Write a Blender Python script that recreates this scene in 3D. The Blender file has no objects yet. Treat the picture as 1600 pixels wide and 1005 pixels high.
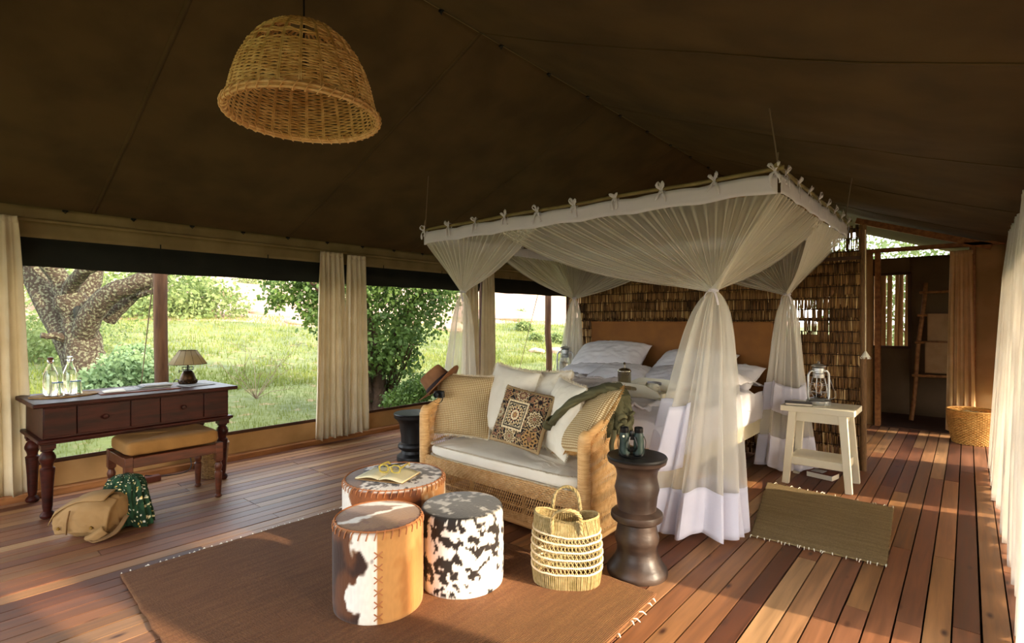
import bpy, math, random
import numpy as np
from mathutils import Vector, Matrix, noise, Euler

PI = math.pi
sin, cos, rad = math.sin, math.cos, math.radians
RND = random.Random(11)
C = bpy.context.scene.collection
scene = bpy.context.scene

# ------------------------------------------------------------------ camera
YAW = rad(40.97)
FPX = 820.0
EYE = 1.3
cam_data = bpy.data.cameras.new('camera')
cam = bpy.data.objects.new('camera', cam_data)
C.objects.link(cam)
cam.location = (0, 0, EYE)
cam.rotation_euler = (PI/2, 0, YAW)
cam_data.sensor_width = 36
cam_data.lens = 36*FPX/1600
cam_data.shift_y = -3.5/1600
cam_data.clip_start = 0.03
cam_data.clip_end = 400
scene.camera = cam

# ------------------------------------------------------------------ light
SUN_EL = 21.0
SUN_AZ = rad(12.7)           # sun stands towards +X, a little towards +Y
world = bpy.data.worlds.new('world'); scene.world = world
world.use_nodes = True
wn = world.node_tree.nodes; wl = world.node_tree.links
wn.clear()
w_out = wn.new('ShaderNodeOutputWorld'); w_bg = wn.new('ShaderNodeBackground')
w_sky = wn.new('ShaderNodeTexSky')
w_sky.sky_type = 'NISHITA'; w_sky.sun_disc = False
w_sky.sun_elevation = rad(SUN_EL); w_sky.sun_rotation = PI/2 - SUN_AZ
w_sky.air_density = 1.0; w_sky.dust_density = 2.5; w_sky.ozone_density = 1.0
w_mix = wn.new('ShaderNodeMixRGB'); w_mix.inputs[0].default_value = 0.62
w_mix.inputs[2].default_value = (1.0, 0.97, 0.93, 1)     # thin bright haze over the sky
w_mul = wn.new('ShaderNodeVectorMath'); w_mul.operation = 'SCALE'
w_mul.inputs['Scale'].default_value = 0.28
wl.new(w_sky.outputs[0], w_mul.inputs[0])
wl.new(w_mul.outputs[0], w_mix.inputs[1])
wl.new(w_mix.outputs[0], w_bg.inputs[0]); wl.new(w_bg.outputs[0], w_out.inputs[0])
w_bg.inputs[1].default_value = 3.7
sun_d = bpy.data.lights.new('sun', 'SUN'); sun = bpy.data.objects.new('sun', sun_d)
C.objects.link(sun)
sun_d.energy = 6.2; sun_d.color = (1.0, 0.83, 0.60); sun_d.angle = rad(1.3)
e = rad(SUN_EL)
sun_dir = Vector((-cos(e)*cos(SUN_AZ), -cos(e)*sin(SUN_AZ), -sin(e)))
sun.rotation_euler = sun_dir.to_track_quat('-Z', 'Y').to_euler()
sun.location = (12, 3, 8)
scene.view_settings.view_transform = 'Standard'
scene.view_settings.look = 'None'
scene.view_settings.exposure = 0.74
scene.view_settings.gamma = 1.0
scene.view_settings.use_curve_mapping = False

# ------------------------------------------------------------------ helpers
CF, SF = cos(YAW), sin(YAW)
def at(px, py, d):
    """world point seen at a pixel of the photograph, d metres in front of the lens"""
    lat = (px-800)/FPX*d
    return Vector((lat*CF - d*SF, d*CF + lat*SF, EYE + (499-py)/FPX*d))

def lin(c):
    if isinstance(c, str):
        c = [int(c[i:i+2], 16)/255 for i in (0, 2, 4)]
    return tuple((x/12.92 if x <= .04045 else ((x+.055)/1.055)**2.4) for x in c)

class MB:
    def __init__(s): s.v = []; s.f = []
    def add(s, v, f, m=None):
        o = len(s.v)
        if m is not None: v = [m @ Vector(p) for p in v]
        s.v.extend([tuple(p) for p in v]); s.f.extend([tuple(i+o for i in q) for q in f])
        return s
    def box(s, c, d, m=None, taper=None):
        x, y, z = d[0]/2, d[1]/2, d[2]/2
        v = [Vector((sx*x, sy*y, sz*z)) for sz in (-1, 1) for sy in (-1, 1) for sx in (-1, 1)]
        if m is not None: v = [m @ p for p in v]
        v = [p+Vector(c) for p in v]
        return s.add(v, [(0,2,3,1),(4,5,7,6),(0,1,5,4),(2,6,7,3),(0,4,6,2),(1,3,7,5)])
    def bar(s, p0, p1, w, d, w2=None, d2=None, up=(0,0,1)):
        """rectangular bar between two points"""
        p0, p1 = Vector(p0), Vector(p1); t = (p1-p0).normalized(); up = Vector(up)
        if abs(t.dot(up)) > .98: up = Vector((0,1,0))
        a = t.cross(up).normalized(); b = a.cross(t).normalized()
        w2 = w if w2 is None else w2; d2 = d if d2 is None else d2
        v = []
        for p, ww, dd in ((p0, w, d), (p1, w2, d2)):
            v += [p-a*ww/2-b*dd/2, p+a*ww/2-b*dd/2, p+a*ww/2+b*dd/2, p-a*ww/2+b*dd/2]
        return s.add(v, [(3,2,1,0),(4,5,6,7),(0,1,5,4),(1,2,6,5),(2,3,7,6),(3,0,4,7)])
    def tube(s, pts, r, n=8, closed=False, flat=1.0, cap=True):
        pts = [Vector(p) for p in pts]; N = len(pts)
        rs = r if isinstance(r, (list, tuple)) else [r]*N
        v = []; prev = None
        for i, p in enumerate(pts):
            if closed: t = pts[(i+1) % N]-pts[i-1]
            else: t = pts[min(i+1, N-1)]-pts[max(i-1, 0)]
            if t.length < 1e-9: t = Vector((0,0,1))
            t.normalize()
            if prev is None:
                u = Vector((0,0,1)) if abs(t.z) < .9 else Vector((1,0,0))
                a = t.cross(u).normalized()
            else:
                a = prev - t*prev.dot(t)
                a = a.normalized() if a.length > 1e-6 else t.orthogonal().normalized()
            prev = a; b = t.cross(a)
            for k in range(n):
                q = 2*PI*k/n
                v.append(p + a*cos(q)*rs[i] + b*sin(q)*rs[i]*flat)
        f = []
        for i in range(N if closed else N-1):
            j = (i+1) % N
            for k in range(n):
                l = (k+1) % n
                f.append((i*n+k, i*n+l, j*n+l, j*n+k))
        if not closed and cap:
            f.append(tuple(range(n-1, -1, -1))); f.append(tuple((N-1)*n+k for k in range(n)))
        return s.add(v, f)
    def lathe(s, prof, n=32, c=(0,0,0), sx=1, sy=1, cap=True, m=None):
        v = []; f = []
        for r, z in prof:
            for k in range(n):
                q = 2*PI*k/n
                v.append(Vector((c[0]+r*sx*cos(q), c[1]+r*sy*sin(q), c[2]+z)))
        for i in range(len(prof)-1):
            for k in range(n):
                l = (k+1) % n
                f.append((i*n+k, i*n+l, (i+1)*n+l, (i+1)*n+k))
        if cap:
            if prof[0][0] > 1e-5: f.append(tuple(range(n-1, -1, -1)))
            if prof[-1][0] > 1e-5: f.append(tuple((len(prof)-1)*n+k for k in range(n)))
        return s.add(v, f, m)
    def grid(s, nu, nv, fn, cu=False, m=None):
        """surface fn(u,v), u and v in 0..1"""
        v = []; f = []
        du = nu if cu else nu-1
        for j in range(nv):
            for i in range(nu):
                v.append(Vector(fn(i/du, j/(nv-1))))
        for j in range(nv-1):
            for i in range(nu if cu else nu-1):
                k = (i+1) % nu
                f.append((j*nu+i, j*nu+k, (j+1)*nu+k, (j+1)*nu+i))
        return s.add(v, f, m)
    def prism(s, poly, z0, z1, m=None):
        n = len(poly)
        v = [Vector((p[0], p[1], z0)) for p in poly]+[Vector((p[0], p[1], z1)) for p in poly]
        f = [tuple(range(n-1, -1, -1)), tuple(range(n, 2*n))]
        for i in range(n):
            k = (i+1) % n
            f.append((i, k, n+k, n+i))
        return s.add(v, f, m)
    def build(s, name, mat, parent=None, smooth=True, bevel=0, solid=0, loc=None, label=None, sub=0, seg=2, ang=38):
        me = bpy.data.meshes.new(name); me.from_pydata(s.v, [], s.f); me.update()
        o = bpy.data.objects.new(name, me); C.objects.link(o)
        if mat is not None: me.materials.append(mat)
        if smooth:
            me.shade_smooth(); me.set_sharp_from_angle(angle=rad(ang))
        if parent is not None: o.parent = parent
        if loc is not None: o.location = loc
        if solid:
            md = o.modifiers.new('thick', 'SOLIDIFY'); md.thickness = solid; md.offset = 0
        if bevel:
            md = o.modifiers.new('bevel', 'BEVEL'); md.width = bevel; md.segments = seg; md.limit_method = 'ANGLE'; md.angle_limit = rad(35)
        if sub:
            md = o.modifiers.new('sub', 'SUBSURF'); md.levels = sub; md.render_levels = sub
        if label: o['label'] = label
        return o

def tag(o, label=None, cat=None, group=None, kind=None):
    if label: o['label'] = label
    if cat: o['category'] = cat
    if group: o['group'] = group
    if kind: o['kind'] = kind
    return o
def thing(name, label, cat, loc=(0,0,0), rotz=0, group=None, rot=None):
    o = bpy.data.objects.new(name, None); C.objects.link(o)
    o.empty_display_size = .05
    o.location = loc; o.rotation_euler = rot if rot is not None else (0, 0, rotz)
    return tag(o, label, cat, group)
def copy_tree(o, parent=None):
    c = o.copy(); C.objects.link(c)
    if parent is not None: c.parent = parent
    for ch in list(o.children): copy_tree(ch, c)
    return c
def np_mesh(name, V, F, mat, parent=None, smooth=False, col=None):
    """V (n,3) float, F (m,k) int with constant k"""
    me = bpy.data.meshes.new(name); n = len(V); m, k = F.shape
    me.vertices.add(n); me.vertices.foreach_set('co', np.asarray(V, np.float32).ravel())
    me.loops.add(m*k); me.loops.foreach_set('vertex_index', F.astype(np.int32).ravel())
    me.polygons.add(m); me.polygons.foreach_set('loop_start', np.arange(0, m*k, k, dtype=np.int32))
    me.polygons.foreach_set('loop_total', np.full(m, k, np.int32))
    me.update(calc_edges=True); me.validate()
    if smooth: me.shade_smooth()
    me.materials.append(mat)
    o = bpy.data.objects.new(name, me); C.objects.link(o)
    if parent is not None: o.parent = parent
    if col is not None: set_col(o, col)
    return o
def set_col(o, cols):
    """one colour per vertex: the print or hide pattern of the thing itself"""
    me = o.data
    a = me.color_attributes.new('pattern', 'FLOAT_COLOR', 'POINT')
    arr = np.ones((len(me.vertices), 4), np.float32)
    arr[:, :3] = np.asarray(cols, np.float32)
    a.data.foreach_set('color', arr.ravel())
def np_boxes(c, h, rot=None):
    """many boxes: c (n,3) centres, h (n,3) half sizes, rot (n,3,3)"""
    c = np.asarray(c, float); h = np.asarray(h, float); n = len(c)
    s = np.array([[x, y, z] for z in (-1,1) for y in (-1,1) for x in (-1,1)], float)
    v = s[None]*h[:, None, :]
    if rot is not None: v = np.einsum('nij,nkj->nki', rot, v)
    v = (v+c[:, None, :]).reshape(-1, 3)
    q = np.array([(0,2,3,1),(4,5,7,6),(0,1,5,4),(2,6,7,3),(0,4,6,2),(1,3,7,5)])
    f = (q[None]+(np.arange(n)*8)[:, None, None]).reshape(-1, 4)
    return v, f
def spline(pts, n):
    """Catmull-Rom through points (Vectors or tuples)"""
    P = [Vector(p) for p in pts]; P = [P[0]*2-P[1]]+P+[P[-1]*2-P[-2]]; out = []
    m = len(P)-3
    for i in range(n):
        t = i/(n-1)*m; k = min(int(t), m-1); t -= k
        a, b, c, d = P[k:k+4]
        out.append(.5*((2*b)+(c-a)*t+(2*a-5*b+4*c-d)*t*t+(3*b-a-3*c+d)*t**3))
    return out
def csurf(ctrl, nu, nv):
    """smooth surface through a grid of control points -> function(u,v)"""
    rows = [spline(r, nu) for r in ctrl]
    cols = [spline([rows[j][i] for j in range(len(rows))], nv) for i in range(nu)]
    return lambda u, v: cols[int(round(u*(nu-1)))][int(round(v*(nv-1)))].copy()
def nz(x, y, z=0.0): return noise.noise(Vector((x, y, z)))
def fbm(x, y, z=0.0, o=4):
    return noise.fractal(Vector((x, y, z)), 1.0, 2.0, o)

# ------------------------------------------------------------------ materials
def mat(name, col, col2=None, rough=.7, sc=8, stretch=(1,1,1), contrast=(.35,.65), bump=0, bsc=60, bstretch=None,
        metal=0, spec=.4, transl=0, rnd=0, attr=None, weave=None, trans=0, ior=1.45, alpha=1, detail=4, emis=None, sheen=0, bdist=.004):
    m = bpy.data.materials.new(name); m.use_nodes = True
    nt = m.node_tree; N = nt.nodes; L = nt.links; N.clear()
    out = N.new('ShaderNodeOutputMaterial'); b = N.new('ShaderNodeBsdfPrincipled')
    b.inputs['Roughness'].default_value = rough; b.inputs['Metallic'].default_value = metal
    b.inputs['Specular IOR Level'].default_value = spec
    b.inputs['IOR'].default_value = ior
    if trans: b.inputs['Transmission Weight'].default_value = trans
    if sheen: b.inputs['Sheen Weight'].default_value = sheen
    tc = N.new('ShaderNodeTexCoord'); co = tc.outputs['Object']
    def mapped(st, addrnd=False):
        mp = N.new('ShaderNodeMapping'); mp.inputs['Scale'].default_value = st
        L.new(co, mp.inputs[0])
        if addrnd:
            oi = N.new('ShaderNodeObjectInfo'); ml = N.new('ShaderNodeMath'); ml.operation = 'MULTIPLY'; ml.inputs[1].default_value = 57.0
            L.new(oi.outputs['Random'], ml.inputs[0]); L.new(ml.outputs[0], mp.inputs['Location'])
        return mp.outputs[0]
    c1 = (*lin(col), 1)
    if attr:
        a = N.new('ShaderNodeAttribute'); a.attribute_name = attr; cs = a.outputs['Color']
    elif col2:
        t = N.new('ShaderNodeTexNoise'); t.inputs['Scale'].default_value = sc; t.inputs['Detail'].default_value = detail
        L.new(mapped(stretch, rnd > 0), t.inputs['Vector'])
        r = N.new('ShaderNodeMapRange'); r.inputs['From Min'].default_value = contrast[0]; r.inputs['From Max'].default_value = contrast[1]
        L.new(t.outputs['Fac'], r.inputs['Value'])
        mx = N.new('ShaderNodeMixRGB'); mx.inputs[1].default_value = c1; mx.inputs[2].default_value = (*lin(col2), 1)
        L.new(r.outputs[0], mx.inputs[0]); cs = mx.outputs[0]
    else:
        rg = N.new('ShaderNodeRGB'); rg.outputs[0].default_value = c1; cs = rg.outputs[0]
    if rnd:
        oi = N.new('ShaderNodeObjectInfo'); hs = N.new('ShaderNodeHueSaturation')
        r = N.new('ShaderNodeMapRange'); r.inputs['To Min'].default_value = 1-rnd; r.inputs['To Max'].default_value = 1+rnd
        L.new(oi.outputs['Random'], r.inputs['Value']); L.new(r.outputs[0], hs.inputs['Value'])
        L.new(cs, hs.inputs['Color']); cs = hs.outputs['Color']
    L.new(cs, b.inputs['Base Color'])
    last = b.outputs[0]
    nrm = None
    if weave:
        # two crossed wave textures: threads
        w1 = N.new('ShaderNodeTexWave'); w2 = N.new('ShaderNodeTexWave')
        w1.bands_direction = 'X'; w2.bands_direction = 'Y'
        for w in (w1, w2):
            w.inputs['Scale'].default_value = weave; w.inputs['Distortion'].default_value = .6
            w.inputs['Detail'].default_value = 1; L.new(co, w.inputs['Vector'])
        ad = N.new('ShaderNodeMath'); ad.operation = 'ADD'
        L.new(w1.outputs['Fac'], ad.inputs[0]); L.new(w2.outputs['Fac'], ad.inputs[1])
        bp = N.new('ShaderNodeBump'); bp.inputs['Strength'].default_value = .5; bp.inputs['Distance'].default_value = bdist
        L.new(ad.outputs[0], bp.inputs['Height']); nrm = bp.outputs[0]
    if bump:
        t2 = N.new('ShaderNodeTexNoise'); t2.inputs['Scale'].default_value = bsc; t2.inputs['Detail'].default_value = 5
        L.new(mapped(bstretch or stretch), t2.inputs['Vector'])
        bp = N.new('ShaderNodeBump'); bp.inputs['Strength'].default_value = bump; bp.inputs['Distance'].default_value = bdist
        L.new(t2.outputs['Fac'], bp.inputs['Height'])
        if nrm is not None: L.new(nrm, bp.inputs['Normal'])
        nrm = bp.outputs[0]
    if nrm is not None: L.new(nrm, b.inputs['Normal'])
    if transl:
        tr = N.new('ShaderNodeBsdfTranslucent'); mx = N.new('ShaderNodeMixShader'); mx.inputs[0].default_value = transl
        L.new(cs, tr.inputs[0])
        if nrm is not None: L.new(nrm, tr.inputs['Normal'])
        L.new(last, mx.inputs[1]); L.new(tr.outputs[0], mx.inputs[2]); last = mx.outputs[0]
    if alpha < 1:
        tp = N.new('ShaderNodeBsdfTransparent'); mx = N.new('ShaderNodeMixShader'); mx.inputs[0].default_value = alpha
        L.new(tp.outputs[0], mx.inputs[1]); L.new(last, mx.inputs[2]); last = mx.outputs[0]
    L.new(last, out.inputs[0])
    return m
M = {}
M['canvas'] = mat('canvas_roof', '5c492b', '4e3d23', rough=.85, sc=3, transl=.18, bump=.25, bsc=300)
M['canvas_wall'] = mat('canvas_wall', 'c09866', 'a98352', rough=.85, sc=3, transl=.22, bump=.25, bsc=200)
M['canvas_trim'] = mat('canvas_valance', '8a7850', '7a6842', rough=.8, sc=4, transl=.05)
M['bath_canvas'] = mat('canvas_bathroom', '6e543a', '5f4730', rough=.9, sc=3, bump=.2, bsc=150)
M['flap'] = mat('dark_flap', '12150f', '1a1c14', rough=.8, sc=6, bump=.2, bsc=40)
M['curtain'] = mat('curtain_linen', 'e9dcc0', 'dfd0b0', rough=.9, sc=5, transl=.30, bump=.25, bsc=220, bstretch=(3,3,.4))
M['curtain_tan'] = mat('curtain_tan', 'e6c290', 'd8b07a', rough=.9, sc=5, transl=.3, bump=.2, bsc=220)
M['curtain_white'] = mat('curtain_white_cotton', 'f4f0ea', 'eee8e0', rough=.9, sc=5, transl=.38, bump=.2, bsc=220)
M['cotton'] = mat('white_cotton', 'f1eef2', 'e9e6ec', rough=.85, sc=4, transl=.12, bump=.2, bsc=120)
M['hem'] = mat('white_hem_cotton', 'efebf2', 'e6e2ec', rough=.85, sc=4, transl=.3, bump=.15, bsc=120)
M['ecru'] = mat('ecru_cotton', 'ece3d2', 'e3d9c6', rough=.9, sc=5, bump=.3, bsc=90)
M['fringe'] = mat('ecru_fringe', 'd9cbb2', 'c8b696', rough=.95, sc=60, bump=.3)
M['gold_fringe'] = mat('tan_fringe', 'b98a4c', 'a87434', rough=.95, sc=60, bump=.3)
M['mahogany'] = mat('dark_mahogany', '3e160d', '260e08', rough=.45, sc=6, stretch=(1,6,6), spec=.2, bump=.05, bsc=30)
M['brownwood'] = mat('brown_wood', '5e2f1a', '43200f', rough=.4, sc=7, stretch=(1,6,6), bump=.06)
M['cushion_brown'] = mat('ochre_canvas_cushion', '8e6736', '7d5829', rough=.85, sc=6, bump=.3, bsc=60)
M['rattan'] = mat('rattan_cane', 'e6c088', 'cfa066', rough=.5, sc=30, stretch=(1,1,1), bump=.2, bsc=80)
M['rattan_wrap'] = mat('rattan_wrap', 'dfb47a', 'cc9c62', rough=.45, sc=12, stretch=(1,1,6), bump=.35, bsc=40, bstretch=(1,1,8))
M['wicker_lamp'] = mat('lamp_wicker', 'ecc98c', 'c89a5a', rough=.6, sc=25, bump=.2, transl=.15)
M['rod'] = mat('brass_rod', '8a7a50', '74653e', rough=.45, sc=10)
M['fence_pole'] = mat('fence_pole', 'c09a6c', '9a7448', rough=.8, sc=5, stretch=(4,4,.6), bump=.4, bsc=20)
M['cord'] = mat('black_cord', '0d0b09', rough=.6)
M['reed'] = mat('reed', 'b58a50', rough=.6, attr='pattern', transl=.22, bump=.2)
M['reed_post'] = mat('reed_post', '7c5a34', '5a3d20', rough=.7, sc=20, stretch=(10,10,1), bump=.2)
M['reed_dark'] = mat('reed_twine', '2c1a0d', rough=.8)
M['pole'] = mat('outdoor_pole', '6a4a30', '4c3220', rough=.8, sc=5, stretch=(4,4,.6), bump=.5, bsc=20)
M['timber'] = mat('timber', 'a06a3a', '7d4c26', rough=.6, sc=6, stretch=(4,.5,4), bump=.1)
M['timber_dark'] = mat('timber_dark', '4a2c17', '3a2010', rough=.7, sc=6, bump=.1)
M['cream_paint'] = mat('cream_paint', 'e6dfc8', 'ddd4ba', rough=.38, sc=3, spec=.5, bump=.04, bsc=12)
M['bed_paint'] = mat('bed_frame_paint', 'ddd2b4', 'd0c4a2', rough=.45, sc=3)
M['headboard'] = mat('headboard_cloth', '8c5c2c', '80522a', rough=.85, sc=6, bump=.2, bsc=200)
M['skirt'] = mat('burlap_skirt', 'd5bd96', 'c8ad83', rough=.95, sc=10, weave=70, bump=.15, bsc=60)
M['ebony'] = mat('black_carved_wood', '1d1a18', '100e0d', rough=.42, sc=8, bump=.35, bsc=18)
M['darkstool'] = mat('carved_dark_wood', '2a1f1a', '4b3a30', rough=.42, sc=5, stretch=(1,1,2.2), contrast=(.42,.75), bump=.4, bsc=14, bdist=.006)
M['beads'] = mat('white_beads', 'e8e0cc', rough=.4)
M['green_rubber'] = mat('green_rubber', '24352f', '1c2b26', rough=.5, sc=20, bump=.15)
M['black_plastic'] = mat('black_plastic', '0c0c0d', rough=.35)
M['olive'] = mat('olive_fabric', '5e5a3e', '4d4a33', rough=.9, sc=6, bump=.4, bsc=80)
M['felt'] = mat('brown_felt', '8a6142', '7a5337', rough=.95, sc=20, bump=.2, bsc=150)
M['hatband'] = mat('dark_hat_band', '2a1c1c', rough=.8)
M['steel'] = mat('brushed_steel', 'd8d0c0', 'c8c0ae', rough=.22, metal=1, sc=3, stretch=(1,1,20))
M['galv'] = mat('galvanised_lantern', 'c8ccd0', 'b4b8bc', rough=.3, metal=.9, sc=20)
M['brass_dark'] = mat('aged_brass', '4a3420', '2c1e12', rough=.4, metal=.85, sc=25, bump=.4, bsc=30)
M['bulb'] = mat('bulb_glass', 'fff0dc', rough=.05, trans=.95, ior=1.3)
M['filament'] = mat('filament', 'c8824a', rough=.6)
M['glass'] = mat('clear_glass', 'ffffff', rough=.0, trans=1, ior=1.45)
M['glass_thin'] = mat('lantern_glass', 'ffffff', rough=.02, trans=1, ior=1.12)
M['cup'] = mat('cream_enamel', 'e9e2cc', rough=.3)
M['black_rim'] = mat('black_enamel', '111111', rough=.3)
M['leather_dark'] = mat('dark_leather', '2a1a16', '1c110e', rough=.45, sc=20, bump=.2)
M['paper'] = mat('paper', 'e9e2d0', 'ded6c2', rough=.8, sc=4)
M['paper_yellow'] = mat('page_paper', 'e6dcb4', rough=.8)
M['grey_paper'] = mat('grey_printed_paper', '8e8e8e', 'b0aeaa', rough=.7, sc=12)
M['folder'] = mat('leather_folder', '6a2e18', '51200f', rough=.5, sc=10)
M['orange'] = mat('orange_card', 'e0722e', rough=.6)
M['yellow_glass'] = mat('yellow_acetate', 'f0dc70', rough=.1, trans=.6)
M['lens'] = mat('dark_lens', '5a5040', rough=.08, trans=.6)
M['shade_skin'] = mat('parchment_shade', 'c8b894', 'bcaa84', rough=.7, sc=6, transl=.45)
M['shade_rib'] = mat('shade_seam', '5b4630', rough=.7)
M['tray_mat'] = mat('woven_tray', '9a7a4e', '7f603a', rough=.9, sc=40, bump=.4)
M['seagrass'] = mat('seagrass', 'b8a274', '8b7a4a', rough=.7, sc=45, contrast=(.3,.7), bump=.3, bsc=60)
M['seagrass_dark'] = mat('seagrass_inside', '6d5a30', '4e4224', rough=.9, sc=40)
M['rope_white'] = mat('white_rope', 'e4d3b4', 'd4bf9a', rough=.8, sc=50)
M['basket'] = mat('laundry_basket_weave', 'c9954e', 'a87434', rough=.6, sc=30, bump=.2)
M['wicker_bin'] = mat('wicker_bin', '8f6f45', '6f5230', rough=.7, sc=30)
M['towel'] = mat('tan_towel', 'b48a60', 'a67c52', rough=1, sc=8, weave=60, bump=.5, bsc=90)
M['pack'] = mat('khaki_canvas', '98784e', '8a6a40', rough=.9, sc=5, bump=.25, bsc=120)
M['pack_dark'] = mat('khaki_strap', '7c5e38', '6d5030', rough=.9, sc=8)
M['snap'] = mat('brass_snap', '8a6a30', rough=.35, metal=.8)
M['plug'] = mat('white_plastic', 'dcd8d0', rough=.4)
M['attr_cloth'] = mat('printed_cloth', 'ffffff', rough=.95, attr='pattern', bump=.3, bsc=150)
M['hide'] = mat('cowhide', 'ffffff', rough=.62, attr='pattern', bump=.55, bsc=90, bstretch=(1,1,.25), spec=.3, sheen=.25, bdist=.003)
M['lacing'] = mat('leather_lacing', 'b4764a', 'a0643a', rough=.6)
M['bark'] = mat('lichen_bark', '33291f', '5e5e4a', rough=.95, sc=26, contrast=(.5,.6), bump=1.0, bsc=14, bdist=.05)
M['bark_dark'] = mat('dark_bark', '3c2d22', '55402f', rough=.95, sc=6, bump=1, bsc=14, bdist=.03)
M['leaf'] = mat('leaf_green', '40592a', '68823c', rough=.55, sc=2.5, transl=.35)
M['leaf_light'] = mat('leaf_pale', '60743e', '82905c', rough=.6, sc=1.2, transl=.4)
M['leaf_grey'] = mat('leaf_greygreen', '5f7a4c', '8fa678', rough=.6, sc=3, transl=.3)
M['grass_blade'] = mat('grass_blade', '576628', '78803a', rough=.7, sc=.8, transl=.35)
M['twig'] = mat('dry_twig', '7c6a58', rough=.9)
M['boulder'] = mat('granite', 'c4a58c', '9d8270', rough=.9, sc=1.2, bump=.6, bsc=6, bdist=.05)

def ground_mat():
    m = bpy.data.materials.new('meadow_and_rock'); m.use_nodes = True
    nt = m.node_tree; N = nt.nodes; L = nt.links; b = N['Principled BSDF']
    b.inputs['Roughness'].default_value = .95
    tc = N.new('ShaderNodeTexCoord')
    def noi(s, d=5):
        t = N.new('ShaderNodeTexNoise'); t.inputs['Scale'].default_value = s; t.inputs['Detail'].default_value = d
        L.new(tc.outputs['Object'], t.inputs['Vector']); return t.outputs['Fac']
    def mix(f, a, bb):
        x = N.new('ShaderNodeMixRGB')
        if isinstance(f, float): x.inputs[0].default_value = f
        else: L.new(f, x.inputs[0])
        for i, c in ((1, a), (2, bb)):
            if isinstance(c, str): x.inputs[i].default_value = (*lin(c), 1)
            else: L.new(c, x.inputs[i])
        return x.outputs[0]
    def ramp(v, a, bb):
        r = N.new('ShaderNodeMapRange'); r.inputs['From Min'].default_value = a; r.inputs['From Max'].default_value = bb
        L.new(v, r.inputs['Value']); return r.outputs[0]
    grass = mix(ramp(noi(.9), .35, .65), '4a5428', '646c34')
    grass = mix(ramp(noi(3.5), .58, .72), grass, '86704e')
    rock = mix(ramp(noi(.25, 8), .35, .65), '8f705c', 'a68b76')
    rock = mix(ramp(noi(1.6, 6), .56, .66), rock, '8d7562')
    rock = mix(ramp(noi(.5, 6), .58, .64), rock, 'a8a468')
    a = N.new('ShaderNodeAttribute'); a.attribute_name = 'pattern'
    sep = N.new('ShaderNodeSeparateColor'); L.new(a.outputs['Color'], sep.inputs[0])
    ad = N.new('ShaderNodeMath'); ad.operation = 'ADD'
    sub = N.new('ShaderNodeMath'); sub.operation = 'MULTIPLY_ADD'; sub.inputs[1].default_value = .9; sub.inputs[2].default_value = -.45
    L.new(noi(.8, 6), sub.inputs[0]); L.new(sep.outputs[0], ad.inputs[0]); L.new(sub.outputs[0], ad.inputs[1])
    L.new(mix(ramp(ad.outputs[0], .45, .55), grass, rock), b.inputs['Base Color'])
    bp = N.new('ShaderNodeBump'); bp.inputs['Strength'].default_value = .6; bp.inputs['Distance'].default_value = .1
    L.new(noi(5), bp.inputs['Height']); L.new(bp.outputs[0], b.inputs['Normal'])
    return m
M['ground'] = ground_mat()

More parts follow.
